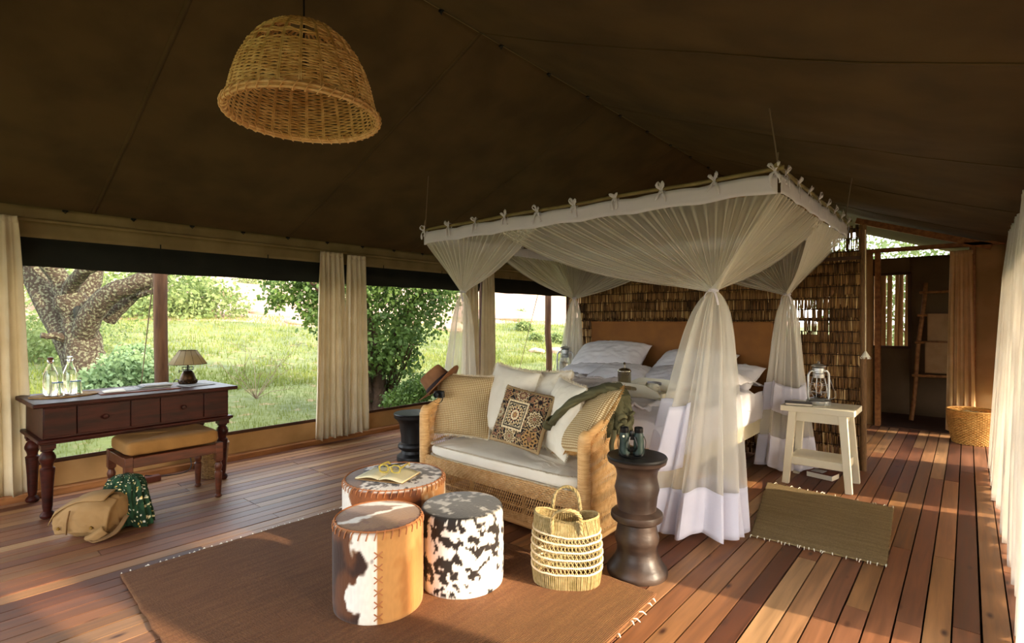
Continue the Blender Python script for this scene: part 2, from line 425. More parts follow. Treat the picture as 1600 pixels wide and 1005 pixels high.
def plank_mat():
    m = bpy.data.materials.new('deck_plank'); m.use_nodes = True
    nt = m.node_tree; N = nt.nodes; L = nt.links; b = N['Principled BSDF']
    tc = N.new('ShaderNodeTexCoord'); oi = N.new('ShaderNodeObjectInfo')
    cr = N.new('ShaderNodeValToRGB'); e = cr.color_ramp.elements
    cols = ['653a24', '835434', '9c7046', '542e1c', '8c5a3a', 'a8825a', '724530', '946542']
    e[0].color = (*lin(cols[0]), 1); e[1].position = 1; e[1].color = (*lin(cols[-1]), 1)
    for i in range(1, 7):
        x = e.new(i/7); x.color = (*lin(cols[i]), 1)
    L.new(oi.outputs['Random'], cr.inputs[0])
    ml = N.new('ShaderNodeMath'); ml.operation = 'MULTIPLY'; ml.inputs[1].default_value = 91
    L.new(oi.outputs['Random'], ml.inputs[0])
    mp = N.new('ShaderNodeMapping'); mp.inputs['Scale'].default_value = (14, .9, 14)
    L.new(tc.outputs['Object'], mp.inputs[0]); L.new(ml.outputs[0], mp.inputs['Location'])
    t = N.new('ShaderNodeTexNoise'); t.inputs['Scale'].default_value = 2.2; t.inputs['Detail'].default_value = 7; t.inputs['Distortion'].default_value = .5
    L.new(mp.outputs[0], t.inputs['Vector'])
    r = N.new('ShaderNodeMapRange'); r.inputs['From Min'].default_value = .3; r.inputs['From Max'].default_value = .7
    r.inputs['To Min'].default_value = .68; r.inputs['To Max'].default_value = 1.22
    L.new(t.outputs['Fac'], r.inputs['Value'])
    hs = N.new('ShaderNodeHueSaturation'); L.new(r.outputs[0], hs.inputs['Value']); L.new(cr.outputs[0], hs.inputs['Color'])
    # knots
    mp2 = N.new('ShaderNodeMapping'); mp2.inputs['Scale'].default_value = (9, 3.6, 1)
    L.new(tc.outputs['Object'], mp2.inputs[0]); L.new(ml.outputs[0], mp2.inputs['Location'])
    vo = N.new('ShaderNodeTexVoronoi'); vo.inputs['Scale'].default_value = .8; L.new(mp2.outputs[0], vo.inputs['Vector'])
    r2 = N.new('ShaderNodeMapRange'); r2.inputs['From Min'].default_value = .03; r2.inputs['From Max'].default_value = .12
    L.new(vo.outputs['Distance'], r2.inputs['Value'])
    mx = N.new('ShaderNodeMixRGB'); mx.inputs[1].default_value = (*lin('3c1e10'), 1)
    L.new(r2.outputs[0], mx.inputs[0]); L.new(hs.outputs[0], mx.inputs[2])
    L.new(mx.outputs[0], b.inputs['Base Color'])
    r3 = N.new('ShaderNodeMapRange'); r3.inputs['To Min'].default_value = .4; r3.inputs['To Max'].default_value = .62
    L.new(t.outputs['Fac'], r3.inputs['Value']); L.new(r3.outputs[0], b.inputs['Roughness'])
    bp = N.new('ShaderNodeBump'); bp.inputs['Strength'].default_value = .15; bp.inputs['Distance'].default_value = .002
    L.new(t.outputs['Fac'], bp.inputs['Height']); L.new(bp.outputs[0], b.inputs['Normal'])
    return m
M['plank'] = plank_mat()

def net_mat():
    m = bpy.data.materials.new('mosquito_net'); m.use_nodes = True
    nt = m.node_tree; N = nt.nodes; L = nt.links; N.clear()
    out = N.new('ShaderNodeOutputMaterial')
    d = N.new('ShaderNodeBsdfDiffuse'); d.inputs[0].default_value = (*lin('f4efe4'), 1)
    tr = N.new('ShaderNodeBsdfTranslucent'); tr.inputs[0].default_value = (*lin('f4efe4'), 1)
    tp = N.new('ShaderNodeBsdfTransparent')
    m1 = N.new('ShaderNodeMixShader'); m1.inputs[0].default_value = .45
    L.new(d.outputs[0], m1.inputs[1]); L.new(tr.outputs[0], m1.inputs[2])
    # thread cover grows when the mesh is seen at a slant, as real netting does
    lw = N.new('ShaderNodeLayerWeight'); lw.inputs[0].default_value = .5
    r = N.new('ShaderNodeMapRange'); r.inputs['From Min'].default_value = .05; r.inputs['From Max'].default_value = .9
    r.inputs['To Min'].default_value = .34; r.inputs['To Max'].default_value = .88
    L.new(lw.outputs['Facing'], r.inputs['Value'])
    m2 = N.new('ShaderNodeMixShader'); L.new(r.outputs[0], m2.inputs[0])
    L.new(tp.outputs[0], m2.inputs[1]); L.new(m1.outputs[0], m2.inputs[2])
    L.new(m2.outputs[0], out.inputs[0])
    return m
M['net'] = net_mat()

def check_mat(name, a, b_, s):
    """fine basket weave print: small light squares on a darker ground"""
    m = bpy.data.materials.new(name); m.use_nodes = True
    nt = m.node_tree; N = nt.nodes; L = nt.links; b = N['Principled BSDF']; b.inputs['Roughness'].default_value = .9
    tc = N.new('ShaderNodeTexCoord')
    w1 = N.new('ShaderNodeTexWave'); w2 = N.new('ShaderNodeTexWave'); w1.bands_direction = 'X'; w2.bands_direction = 'Y'
    for w in (w1, w2):
        w.inputs['Scale'].default_value = s; w.inputs['Distortion'].default_value = .3; L.new(tc.outputs['Object'], w.inputs['Vector'])
    mu = N.new('ShaderNodeMath'); mu.operation = 'MULTIPLY'; L.new(w1.outputs['Fac'], mu.inputs[0]); L.new(w2.outputs['Fac'], mu.inputs[1])
    r = N.new('ShaderNodeMapRange'); r.inputs['From Min'].default_value = .1; r.inputs['From Max'].default_value = .4
    L.new(mu.outputs[0], r.inputs['Value'])
    mx = N.new('ShaderNodeMixRGB'); mx.inputs[1].default_value = (*lin(a), 1); mx.inputs[2].default_value = (*lin(b_), 1)
    L.new(r.outputs[0], mx.inputs[0]); L.new(mx.outputs[0], b.inputs['Base Color'])
    bp = N.new('ShaderNodeBump'); bp.inputs['Strength'].default_value = .6; bp.inputs['Distance'].default_value = .003
    L.new(mu.outputs[0], bp.inputs['Height']); L.new(bp.outputs[0], b.inputs['Normal'])
    return m
M['check'] = check_mat('woven_check', '9a7a4c', 'e0cba0', 24)

def rug_mat(name, a, b_, c_, rib, bandscale, axis='X'):
    m = bpy.data.materials.new(name); m.use_nodes = True
    nt = m.node_tree; N = nt.nodes; L = nt.links; b = N['Principled BSDF']; b.inputs['Roughness'].default_value = .95
    tc = N.new('ShaderNodeTexCoord')
    mp = N.new('ShaderNodeMapping'); mp.inputs['Scale'].default_value = (14, 1.5, 1) if axis == 'X' else (1.5, 14, 1)
    L.new(tc.outputs['Object'], mp.inputs[0])
    t = N.new('ShaderNodeTexNoise'); t.inputs['Scale'].default_value = bandscale; t.inputs['Detail'].default_value = 6; L.new(mp.outputs[0], t.inputs['Vector'])
    t2 = N.new('ShaderNodeTexNoise'); t2.inputs['Scale'].default_value = 130; t2.inputs['Detail'].default_value = 3; L.new(tc.outputs['Object'], t2.inputs['Vector'])
    r = N.new('ShaderNodeMapRange'); r.inputs['From Min'].default_value = .35; r.inputs['From Max'].default_value = .65; L.new(t.outputs['Fac'], r.inputs['Value'])
    r2 = N.new('ShaderNodeMapRange'); r2.inputs['From Min'].default_value = .4; r2.inputs['From Max'].default_value = .6; L.new(t2.outputs['Fac'], r2.inputs['Value'])
    m1 = N.new('ShaderNodeMixRGB'); m1.inputs[1].default_value = (*lin(a), 1); m1.inputs[2].default_value = (*lin(b_), 1); L.new(r.outputs[0], m1.inputs[0])
    m2 = N.new('ShaderNodeMixRGB'); m2.inputs[2].default_value = (*lin(c_), 1); L.new(r2.outputs[0], m2.inputs[0]); L.new(m1.outputs[0], m2.inputs[1])
    m3 = N.new('ShaderNodeMixRGB'); m3.inputs[0].default_value = .55; L.new(m2.outputs[0], m3.inputs[1]); L.new(m1.outputs[0], m3.inputs[2])
    L.new(m3.outputs[0], b.inputs['Base Color'])
    w = N.new('ShaderNodeTexWave'); w.bands_direction = axis; w.inputs['Scale'].default_value = rib; w.inputs['Distortion'].default_value = 1.5; w.inputs['Detail'].default_value = 2
    L.new(tc.outputs['Object'], w.inputs['Vector'])
    ad = N.new('ShaderNodeMath'); ad.operation = 'ADD'; L.new(w.outputs['Fac'], ad.inputs[0]); L.new(t2.outputs['Fac'], ad.inputs[1])
    bp = N.new('ShaderNodeBump'); bp.inputs['Strength'].default_value = .9; bp.inputs['Distance'].default_value = .005
    L.new(ad.outputs[0], bp.inputs['Height']); L.new(bp.outputs[0], b.inputs['Normal'])
    return m
M['rug_brown'] = rug_mat('coir_rug', '744827', '855832', '58361a', 40, 3, 'X')
M['rug_green'] = rug_mat('seagrass_mat', '8a7248', '9c8458', '6c5836', 42, 2, 'Y')
# ================================================================== the setting
WX = -5.2         # window wall
RX = 0.30         # right wall line
RIDGE = -2.45; RZ = 3.21; EZ = 2.12
Y0, Y1 = -1.6, 7.8

def struct(mb, name, m, parent=None, **k):
    o = mb.build(name, m, parent, **k)
    if parent is None: o['kind'] = 'structure'
    return o

# ---- deck: joist base and individual planks
fl = struct(MB().box((-2.4, 3.0, -.09), (6.5, 9.8, .08)), 'floor', M['timber_dark'], smooth=False)
pitch = .0935; pw = .0862; th = .026
pm = {}
def plank_mesh(L):
    L = round(L, 2)
    if L not in pm:
        mb = MB().box((0,0,0), (pw, L-.004, th)); me = bpy.data.meshes.new('plank')
        me.from_pydata(mb.v, [], mb.f); me.materials.append(M['plank']); me.update(); pm[L] = me
    return pm[L]
count = 0
x = -.05 + pitch/2 - pitch*56
k = 0
while x < .75:
    # rows that stay wholly outside the picture use a single far board
    y = -1.2 if x > -4 else .0
    first = True
    while y < Y1-.01:
        L = RND.choice([1.8, 2.1, 2.4, 2.7, 3.0]) if not first else RND.choice([1.0, 1.4, 1.9, 2.3, 2.8])
        first = False
        if y+L > Y1-.5: L = Y1-y
        o = bpy.data.objects.new('plank', plank_mesh(L)); C.objects.link(o)
        o.parent = fl; o.location = (x+RND.uniform(-.001,.001), y+L/2, -th/2+RND.uniform(-.0015,.0005))
        y += L; count += 1
    x += pitch
print('planks', count)

# ---- roof canvas with gentle sag and creases
def roof_z(x, y):
    if x < RIDGE: t = (RIDGE-x)/(RIDGE-WX)
    else: t = (x-RIDGE)/(RX-RIDGE)
    z = RZ+(EZ-RZ)*t
    t = min(max(t, 0), 1)
    z -= .045*sin(PI*t)
    if x > RIDGE: z -= .055*sin(PI*t)*max(0, sin(y*2.1+.6))**1.5
    z += .016*sin(PI*t)*fbm(x*.9+y*.25, y*1.8-x*.9, 3.0)
    z += .010*sin(PI*t)*sin((y*1.0+(x)*.55)*4.2+2*nz(x*.5, y*.5))
    return z
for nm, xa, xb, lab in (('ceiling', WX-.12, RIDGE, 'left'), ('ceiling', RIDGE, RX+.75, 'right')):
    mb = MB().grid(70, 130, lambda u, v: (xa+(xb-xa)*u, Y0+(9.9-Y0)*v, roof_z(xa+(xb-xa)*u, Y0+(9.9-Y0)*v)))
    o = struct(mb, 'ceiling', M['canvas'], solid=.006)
    # stitched seams across the slope
    for ys in (-.6, .95, 2.5, 4.05, 5.6, 7.15):
        sb = MB()
        f = lambda u, v: (xa+(xb-xa)*u, ys+(v-.5)*.028, roof_z(xa+(xb-xa)*u, ys)-.0055)
        sb.grid(60, 2, f); sb.build('seam', M['canvas'], o, solid=.002)
ridge = struct(MB().tube([(RIDGE, y, RZ+.012+.0*y) for y in np.linspace(Y0, 9.8, 12)], .018, 8), 'trim_1', M['canvas_trim'])
for i, y in enumerate(np.arange(1.05, 7.7, .55)):
    mb = MB().box((0,0,0), (.035,.016,.014)); mb.tube([(-.012,0,-.004),(0,0,-.026),(.012,0,-.004)], .004, 6)
    mb.build('ridge_toggle', M['black_plastic'], ridge, loc=(RIDGE+.008, y, RZ-.012))

# ---- left (window) wall
wall = struct(MB().grid(90, 10, lambda u, v: (WX-.05*sin(PI*v*.5)*0+.018*fbm(u*14, v*3)*sin(PI*v)+.03*(1-v), .0+7.8*u, .02+.225*v)), 'wall_left', M['canvas_wall'], solid=.008)
mb = MB().grid(90, 3, lambda u, v: (WX+.012, 7.8*u, .222+.03*v)); mb.build('sill_binding', M['timber_dark'], wall, solid=.012)
tb = struct(MB().box((WX+.07, 3.9, .022), (.09, 7.8, .05)), 'baseboard_left', M['timber'], bevel=.004)
# valance bands above the openings
va = struct(MB().grid(90, 5, lambda u, v: (WX+.035+.006*nz(u*30, v*2), 7.8*u, 2.03+.095*v+.004*nz(u*20, 0))), 'trim_2', M['canvas_trim'], solid=.006)
mb = MB().tube([(WX+.052, y, 2.026) for y in np.linspace(0, 7.8, 30)], .013, 8); mb.build('piping', M['canvas_trim'], va)
mb = MB().grid(90, 5, lambda u, v: (WX+.02+.006*nz(u*30, v*2+5), 7.8*u, 1.90+.12*v)); mb.build('lower_band', M['canvas_trim'], va, solid=.005)
for y in np.arange(.35, 5.2, .43):
    mb = MB().box((0,0,0), (.014,.035,.012)); mb.tube([(0,-.01,-.004),(.008,0,-.02),(0,.01,-.004)], .004, 6)
    mb.build('toggle', M['black_plastic'], va, loc=(WX+.05, y, 2.118))
# rolled-up flap per bay
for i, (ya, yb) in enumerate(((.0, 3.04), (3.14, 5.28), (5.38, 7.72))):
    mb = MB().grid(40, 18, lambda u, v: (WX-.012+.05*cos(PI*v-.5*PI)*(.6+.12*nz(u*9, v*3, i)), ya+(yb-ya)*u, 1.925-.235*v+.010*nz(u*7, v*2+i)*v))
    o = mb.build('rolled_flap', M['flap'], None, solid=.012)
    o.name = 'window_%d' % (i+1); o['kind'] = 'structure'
    f = MB().box((WX-.02, ya-.03, 1.1), (.05, .05, 1.75)) ; f.build('window_post', M['timber_dark'], o)
    st = MB()
    for ys in np.arange(ya+.5, yb-.2, .9):
        st.tube([(WX+.055, ys, 1.93), (WX+.062, ys, 1.80), (WX+.03, ys, 1.69), (WX-.05, ys, 1.70)], .005, 4, flat=.3)
    st.build('flap_tie', M['flap'], o)

# ---- back wall behind the screen, with an opening, and the bathroom doorway
DJ0, DJ1 = -.83, .02
def canvas_panel(name, pts_x, z0, zf, y, m=M['canvas_wall'], parent=None, sd=0.0):
    xa, xb = pts_x
    mb = MB().grid(max(4, int((xb-xa)*16)), 16, lambda u, v: (xa+(xb-xa)*u, y+.016*fbm((xa+(xb-xa)*u)*3, v*4+sd, y), z0+(zf(xa+(xb-xa)*u)-z0)*v))
    return mb.build(name, m, parent, solid=.006)
wb = canvas_panel('wall_back', (DJ0-.30, DJ0-.05), .0, lambda x: 2.12, Y1); wb['kind'] = 'structure'
canvas_panel('wall_panel', (WX, -2.7), .0, lambda x: roof_z(x, Y1)-.02, Y1, parent=wb)
canvas_panel('wall_panel', (-2.7, -1.85), .0, lambda x: roof_z(x, Y1)-.02, Y1, parent=wb)
canvas_panel('wall_panel', (-1.85, -1.35), .0, lambda x: 1.10, Y1, parent=wb)
canvas_panel('wall_panel', (-1.85, -1.35), 1.55, lambda x: roof_z(x, Y1)-.02, Y1, parent=wb)
canvas_panel('wall_panel', (-1.35, DJ0-.28), .0, lambda x: 2.12, Y1, parent=wb)
canvas_panel('wall_panel', (DJ1, RX+.02), .0, lambda x: 2.16, Y1, parent=wb)
# door frame
df = struct(MB().box((DJ0, Y1-.02, 1.06), (.055, .10, 2.12)), 'door_1', M['timber'], bevel=.004)
MB().box((DJ1+.02, Y1-.02, 1.06), (.055, .10, 2.12)).build('door_jamb', M['timber'], df, bevel=.004)
MB().box(((DJ0-.6+RX)/2, Y1-.03, 2.135), (RX-DJ0+.6, .10, .045)).build('door_header', M['timber'], df, bevel=.004)
MB().box(((DJ0+DJ1)/2, Y1+.02, .004), (DJ1-DJ0, .14, .02)).build('threshold', M['timber_dark'], df, bevel=.003)
# sloping end rafter under the roof
raf = struct(MB().bar((-1.05, Y1-.05, roof_z(-1.05, Y1)-.075), (RX-.1, Y1-.05, roof_z(RX-.1, Y1)-.06), .06, .07), 'trim_3', M['timber'], bevel=.005)
MB().bar((WX, Y1-.02, EZ-.02), (RIDGE, Y1-.02, RZ-.05), .05, .06).build('rafter', M['timber'], raf, bevel=.005)
# bathroom: floor, back wall with window, side wall
bf = struct(MB().box((-.38, 8.42, -.02), (1.9, 1.2, .04)), 'floor_bathroom', M['timber_dark'], smooth=False)
YB = 8.97
bw = MB()
for (xa, xb, za, zb) in ((-1.32, -1.02, 0, 2.15), (-1.02, -.60, 0, .92), (-1.02, -.60, 1.92, 2.15), (-.60, .55, 0, 2.15)):
    bw.grid(max(3, int((xb-xa)*14)), 12, lambda u, v: (xa+(xb-xa)*u, YB, za+(zb-za)*v))
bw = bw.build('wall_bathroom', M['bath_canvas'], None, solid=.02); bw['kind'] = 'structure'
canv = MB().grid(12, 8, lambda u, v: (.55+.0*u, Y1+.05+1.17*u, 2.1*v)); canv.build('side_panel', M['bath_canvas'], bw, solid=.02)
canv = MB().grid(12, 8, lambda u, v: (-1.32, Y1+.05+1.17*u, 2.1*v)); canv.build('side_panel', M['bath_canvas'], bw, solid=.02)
wf = MB().box((-1.02, YB-.02, 1.42), (.035, .05, 1.04)); wf.box((-.60, YB-.02, 1.42), (.035,.05,1.04)); wf.box((-.81, YB-.02, .915), (.45,.06,.035)); wf.box((-.81, YB-.02, 1.925), (.45,.05,.03))
wf = wf.build('window_4', M['timber_dark'], None, bevel=.003); wf['kind'] = 'structure'
# pole fence outside the bathroom
fe = thing('pole_fence', 'upright stick fence seen through the small bathroom window', 'fence', (-.85, YB+.35, 0))
x = -.9
while x < .9:
    r = RND.uniform(.024, .038); dx = RND.uniform(-.02, .02)
    if True:
        MB().tube([(x, RND.uniform(-.02,.02), -.3), (x+dx, 0, 1.0), (x+dx*1.5+.01, RND.uniform(-.02,.02), 2.05)], [r, r*.95, r*.85], 8).build('fence_pole', M['fence_pole'] if 'fence_pole' in M else M['timber'], fe)
    x += r*2+RND.uniform(.004, .020)

# ---- right wall: canvas beyond the opening, low eave beam
wr = struct(MB().grid(40, 4, lambda u, v: (RX+.02+.01*nz(u*12, v), Y0+(Y1-Y0)*u, 2.02+.12*v)), 'wall_right', M['canvas_wall'], solid=.006)
MB().grid(30, 20, lambda u, v: (RX+.03+.02*fbm(u*5, v*3), 6.25+1.55*u, .50+1.54*v)).build('wall_panel', M['canvas_wall'], wr, solid=.006)
MB().grid(30, 20, lambda u, v: (RX+.03+.02*fbm(u*5, v*3), Y0+2.75*u, 2.04*v)).build('wall_panel', M['canvas_wall'], wr, solid=.006)  # unseen panel, added to keep sun off the desk side
MB().grid(40, 14, lambda u, v: (RX+.06+.05*cos(PI*v-.5*PI), 1.0+5.2*u, 1.95-.30*v)).build('rolled_flap', M['flap'], wr, solid=.012)  # unseen flap, added to limit how far the sun reaches in
eb = struct(MB().bar((RX+.03, Y0, 2.08), (RX+.03, Y1, 2.08), .05, .06), 'trim_4', M['timber'], bevel=.005)
# canvas gable behind the camera
gb = canvas_panel('wall_front', (WX, RX), 2.05, lambda x: roof_z(x, Y0)-.01, Y0); gb['kind'] = 'structure'
canvas_panel('wall_panel', (WX, WX+1.0), 0, lambda x: 2.08, Y0, parent=gb)
# ================================================================== outdoors
def terr(x, y):
    s = -x
    z = -.30
    if s > 7: z += (min(s, 60)-7)*.100
    if s > 5.3:
        z += .10*fbm(x*.25, y*.25, 1)
    # granite slope beyond the meadow
    q = max(0, s-24)
    z += .9*min(1, q/14)*(.5+.5*fbm(x*.07, y*.07, 4)) + .02*q
    if y > 28: z += min(1, (y-28)/20)*1.9*min(1, max(0, s-18)/14)
    if s > 52: z -= (s-52)*.25
    return z
def rockmask(x, y):
    s = -x
    edge = 21.5+1.2*sin(y*.35)-.10*max(0, y-5)
    m = min(1, max(0, (s-edge)/4+.5))
    return m
gv = []; gc = []
nx, ny = 200, 200
xs = [5.4*1.0 + (90-5.4)*(i/(nx-1))**2 for i in range(nx)]
ys = [-35+120*(j/(ny-1)) for j in range(ny)]
for j in range(ny):
    for i in range(nx):
        x, y = -xs[i], ys[j]
        gv.append((x, y, terr(x, y))); gc.append((rockmask(x, y), 0, 0))
V = np.array(gv); idx = np.arange(nx*ny).reshape(ny, nx)
F = np.stack([idx[:-1, :-1], idx[1:, :-1], idx[1:, 1:], idx[:-1, 1:]], -1).reshape(-1, 4)
g = np_mesh('ground', V, F, M['ground'], smooth=True, col=gc); g['kind'] = 'structure'
g2 = MB().grid(40, 40, lambda u, v: (-5.4+65*u, -35+120*v, -.32))
g2 = g2.build('ground_yard', M['ground'], None); g2['kind'] = 'structure'
set_col(g2, [(0.25, 0, 0)]*len(g2.data.vertices))

nr = np.random.RandomState(5)
# grass: blades denser near the tent
def blades(n, smin, smax, ylo, yhi, h, w):
    X = -(smin+(smax-smin)*nr.rand(n)**1.5); Y = ylo+(yhi-ylo)*nr.rand(n)
    keep = nr.rand(n) < .35+.65*(np.sin(X*1.7+np.sin(Y*1.1)*2)*np.sin(Y*1.3+X*.6) > -.35)
    X = X[keep]; Y = Y[keep]; n = len(X)
    Z = np.array([terr(a, b) for a, b in zip(X, Y)])
    a = nr.rand(n)*2*PI; ht = h*(.4+.8*nr.rand(n)); wd = w*(.6+.6*nr.rand(n)); le = nr.rand(n)*.6
    P = np.stack([X, Y, Z-.02], 1); s = np.stack([np.cos(a), np.sin(a), 0*a], 1)*wd[:, None]/2
    t = np.stack([-np.sin(a)*le*ht, np.cos(a)*le*ht, ht], 1)
    V = np.concatenate([P-s, P+s, P+t], 1).reshape(-1, 3)
    return V, np.arange(n*3).reshape(n, 3)
parts = [blades(60000, 5.6, 12, -1, 14, .09, .012), blades(50000, 10, 24, -2, 28, .15, .03)]
off = 0; VV = []; FF = []
for v, f in parts:
    VV.append(v); FF.append(f+off); off += len(v)
gr = np_mesh('grass', np.concatenate(VV), np.concatenate(FF), M['grass_blade'])
tag(gr, 'short green grass of the meadow outside the tent', 'grass', kind='stuff')

def leaf_mesh(name, pts, size, mtl, parent, flat=.35):
    """rhombus leaves folded along the rib, at pts (n,3)"""
    n = len(pts); P = np.asarray(pts)
    d = nr.normal(size=(n, 3)); d[:, 2] -= .6; d /= np.linalg.norm(d, axis=1)[:, None]
    q = nr.normal(size=(n, 3)); q -= d*(q*d).sum(1)[:, None]; q /= np.linalg.norm(q, axis=1)[:, None]
    up = np.cross(d, q)
    L = size*(.7+.6*nr.rand(n))[:, None]; W = L*.36
    tip = P+d*L; mid = P+d*L*.45
    V = np.stack([P, mid+q*W+up*W*.25, tip, mid-q*W+up*W*.25], 1).reshape(-1, 3)
    i = np.arange(n)*4
    F = np.concatenate([np.stack([i, i+1, i+2], 1), np.stack([i, i+2, i+3], 1)])
    o = np_mesh(name, V, F, mtl, parent); o['kind'] = 'stuff'
    return o
def blob_pts(centres, n, shell=.55):
    out = []
    w = np.array([c[3]**2 for c in centres]); w = w/w.sum()
    for c, k in zip(centres, (w*n).astype(int)):
        v = nr.normal(size=(k, 3)); v /= np.linalg.norm(v, axis=1)[:, None]
        r = (shell+(1-shell)*nr.rand(k))[:, None]
        # clumps: leaves come in sprays
        cl = nr.randint(0, max(1, k//14), k); jit = nr.normal(size=(max(1, k//14), 3))*.12*c[3]
        out.append(np.array(c[:3])+v*r*c[3]*np.array([1, 1, c[4] if len(c) > 4 else .9])+jit[cl])
    return np.concatenate(out)
def branch(mb, pts, r0, r1, n=9, seg=14, wob=.03):
    sp = spline(pts, seg)
    q = []
    for i, p in enumerate(sp):
        q.append(p+Vector((nz(i*.5, r0*9), nz(i*.5, 7+r0*9), nz(i*.5, 3)))*wob)
    mb.tube(q, [r0+(r1-r0)*i/(seg-1)+.08*r0*nz(i*.8, r0*5) for i in range(seg)], n)

# ---- the big lichened tree by the desk window
D = 9.2
t = thing('lichened_tree', 'big forked tree with lichened grey bark outside beyond the desk', 'tree', at(140, 640, D))
base = t.location.copy()
def loc(px, py, d): return at(px, py, d)-base
mb = MB()
branch(mb, [loc(146, 650, D), loc(140, 600, D), loc(132, 545, D), loc(122, 495, D), loc(108, 460, D-.1)], .34, .22, 14, 24, .05)
branch(mb, [loc(138, 620, D), loc(112, 540, D+.1), loc(85, 495, D+.2), loc(58, 440, D+.3), loc(28, 380, D+.3), loc(0, 300, D+.3)], .24, .14, 12)
branch(mb, [loc(110, 480, D), loc(98, 445, D), loc(72, 408, D-.2), loc(50, 370, D-.3), loc(20, 300, D-.3)], .17, .10, 10)
branch(mb, [loc(110, 470, D), loc(112, 445, D-.2), loc(130, 425, D-.4), loc(160, 405, D-.5), loc(200, 370, D-.6)], .13, .08, 10)
branch(mb, [loc(125, 510, D+.2), loc(135, 460, D+.5), loc(145, 420, D+.6), loc(150, 360, D+.7), loc(150, 280, D+.7)], .20, .14, 10)
branch(mb, [loc(130, 535, D), loc(140, 495, D-.2), loc(170, 462, D-.3), loc(205, 445, D-.3), loc(240, 428, D-.2), loc(290, 380, D)], .20, .12, 12, 20)
branch(mb, [loc(170, 500, D+.5), loc(190, 478, D+.5), loc(212, 458, D+.5), loc(245, 432, D+.5), loc(300, 400, D+.6)], .13, .08, 10)
branch(mb, [loc(215, 462, D+.4), loc(240, 455, D+.4), loc(262, 454, D+.4)], .05, .03, 7)
branch(mb, [loc(118, 540, D), loc(95, 527, D-.2), loc(64, 524, D-.4)], .09, .05, 8)
mb.build('trunk', M['bark'], t)
kn = MB().lathe([(.001,.08),(.045,.05),(.06,0),(.05,-.09),(.035,-.2),(.001,-.34)], 10, loc(121, 485, D-.26)); kn.build('hollow_shade', M['flap'], t)  # solid body, near-black colour stands in for the shade of a hollow
pts = blob_pts([(*loc(60, 250, D), 2.2, .4), (*loc(220, 250, D+1), 2.2, .4), (*loc(175, 560, D+1.2), .7, 1.2), (*loc(190, 500, D+1.6), .55, 1.3), (*loc(80, 420, D+2), .8)], 9000)
leaf_mesh('foliage', pts, .075, M['leaf_light'], t)

# ---- leafy shrub tree between the two big windows
D = 8.6
t = thing('leafy_tree', 'dense green leafy tree behind the middle pair of curtains', 'tree', at(592, 655, D)); base = t.location.copy()
mb = MB()
branch(mb, [loc(590, 660, D), loc(590, 600, D), loc(582, 540, D), loc(570, 480, D), loc(560, 400, D)], .15, .07, 10, 16, .06)
branch(mb, [loc(605, 655, D), loc(612, 600, D+.2), loc(610, 550, D+.3), loc(640, 480, D+.4), loc(680, 420, D+.4)], .12, .05, 9, 16, .06)
branch(mb, [loc(578, 640, D), loc(572, 590, D-.2), loc(556, 520, D-.4), loc(500, 450, D-.8), loc(440, 420, D-1)], .10, .03, 8, 16, .06)
for k in range(9):
    a = RND.uniform(-1, 1)
    branch(mb, [loc(590+a*14, 655, D+a*.2), loc(588+a*30, 610, D+a*.3), loc(592+a*55, 540, D-a*.4)], .03, .012, 5, 8, .05)
mb.build('trunk', M['bark_dark'], t)
def bl(px, py, d, r, s=.85): return (*loc(px, py, d), r, s)
cl = [bl(560, 470, D, .75), bl(640, 440, D+.4, .85), bl(600, 520, D, .62), bl(655, 500, D+.4, .5), bl(500, 455, D-.6, .5), bl(445, 450, D-.8, .36),
      bl(520, 500, D-.4, .42), bl(685, 455, D+.2, .5), bl(560, 410, D, 1.0), bl(660, 380, D, 1.0), bl(470, 400, D-.5, .7), bl(620, 565, D, .4), bl(590, 600, D+.2, .3), bl(640, 620, D+.3, .32, .5),
      bl(482, 490, D-.7, .26), bl(430, 470, D-.9, .2), bl(570, 560, D-.2, .4), bl(630, 540, D-.1, .35), bl(560, 620, D-.1, .22)]
leaf_mesh('foliage', blob_pts(cl, 17000, .35), .075, M['leaf'], t)

# ---- bushes
def bush(label, blobs, n, size, mtl, b0, name='bush', group=None):
    t = thing(name, label, 'bush', b0, group=group)
    bb = [(b[0]-b0[0], b[1]-b0[1], b[2]-b0[2], b[3], b[4] if len(b) > 4 else .9) for b in blobs]
    st = MB()
    for b in bb[:8]:
        for k in range(3):
            st.tube(spline([(0,0,-.2), (b[0]*.5+RND.uniform(-.1,.1), b[1]*.5, b[2]*.4), (b[0], b[1], b[2])], 6), [.02,.018,.016,.012,.009,.005], 5)
    st.build('stems', M['bark_dark'], t)
    leaf_mesh('foliage', blob_pts(bb, n), size, mtl, t)
    return t
def bw_(px, py, d, r, s=.8): return (*at(px, py, d), r, s)
bush('low grey-green bush at the foot of the big forked tree', [bw_(190, 590, 7.4, .42), bw_(150, 610, 7.2, .35), bw_(225, 600, 7.6, .34), bw_(210, 560, 7.8, .3), bw_(170, 630, 7.0, .3)], 5200, .07, M['leaf_grey'], at(185, 640, 7.3))
bush('green bush left of the big trunk, behind the bottles', [bw_(95, 530, 12, 1.0), bw_(60, 560, 11, .8), bw_(110, 590, 10.5, .6), bw_(70, 610, 9.8, .5)], 6500, .09, M['leaf_light'], at(90, 640, 11))
bush('bright green clump at the foot of the leafy tree', [bw_(650, 610, 8.2, .34, .6), bw_(625, 625, 7.9, .28, .6), bw_(672, 600, 8.6, .3, .6)], 3200, .05, M['leaf'], at(645, 640, 8.2))
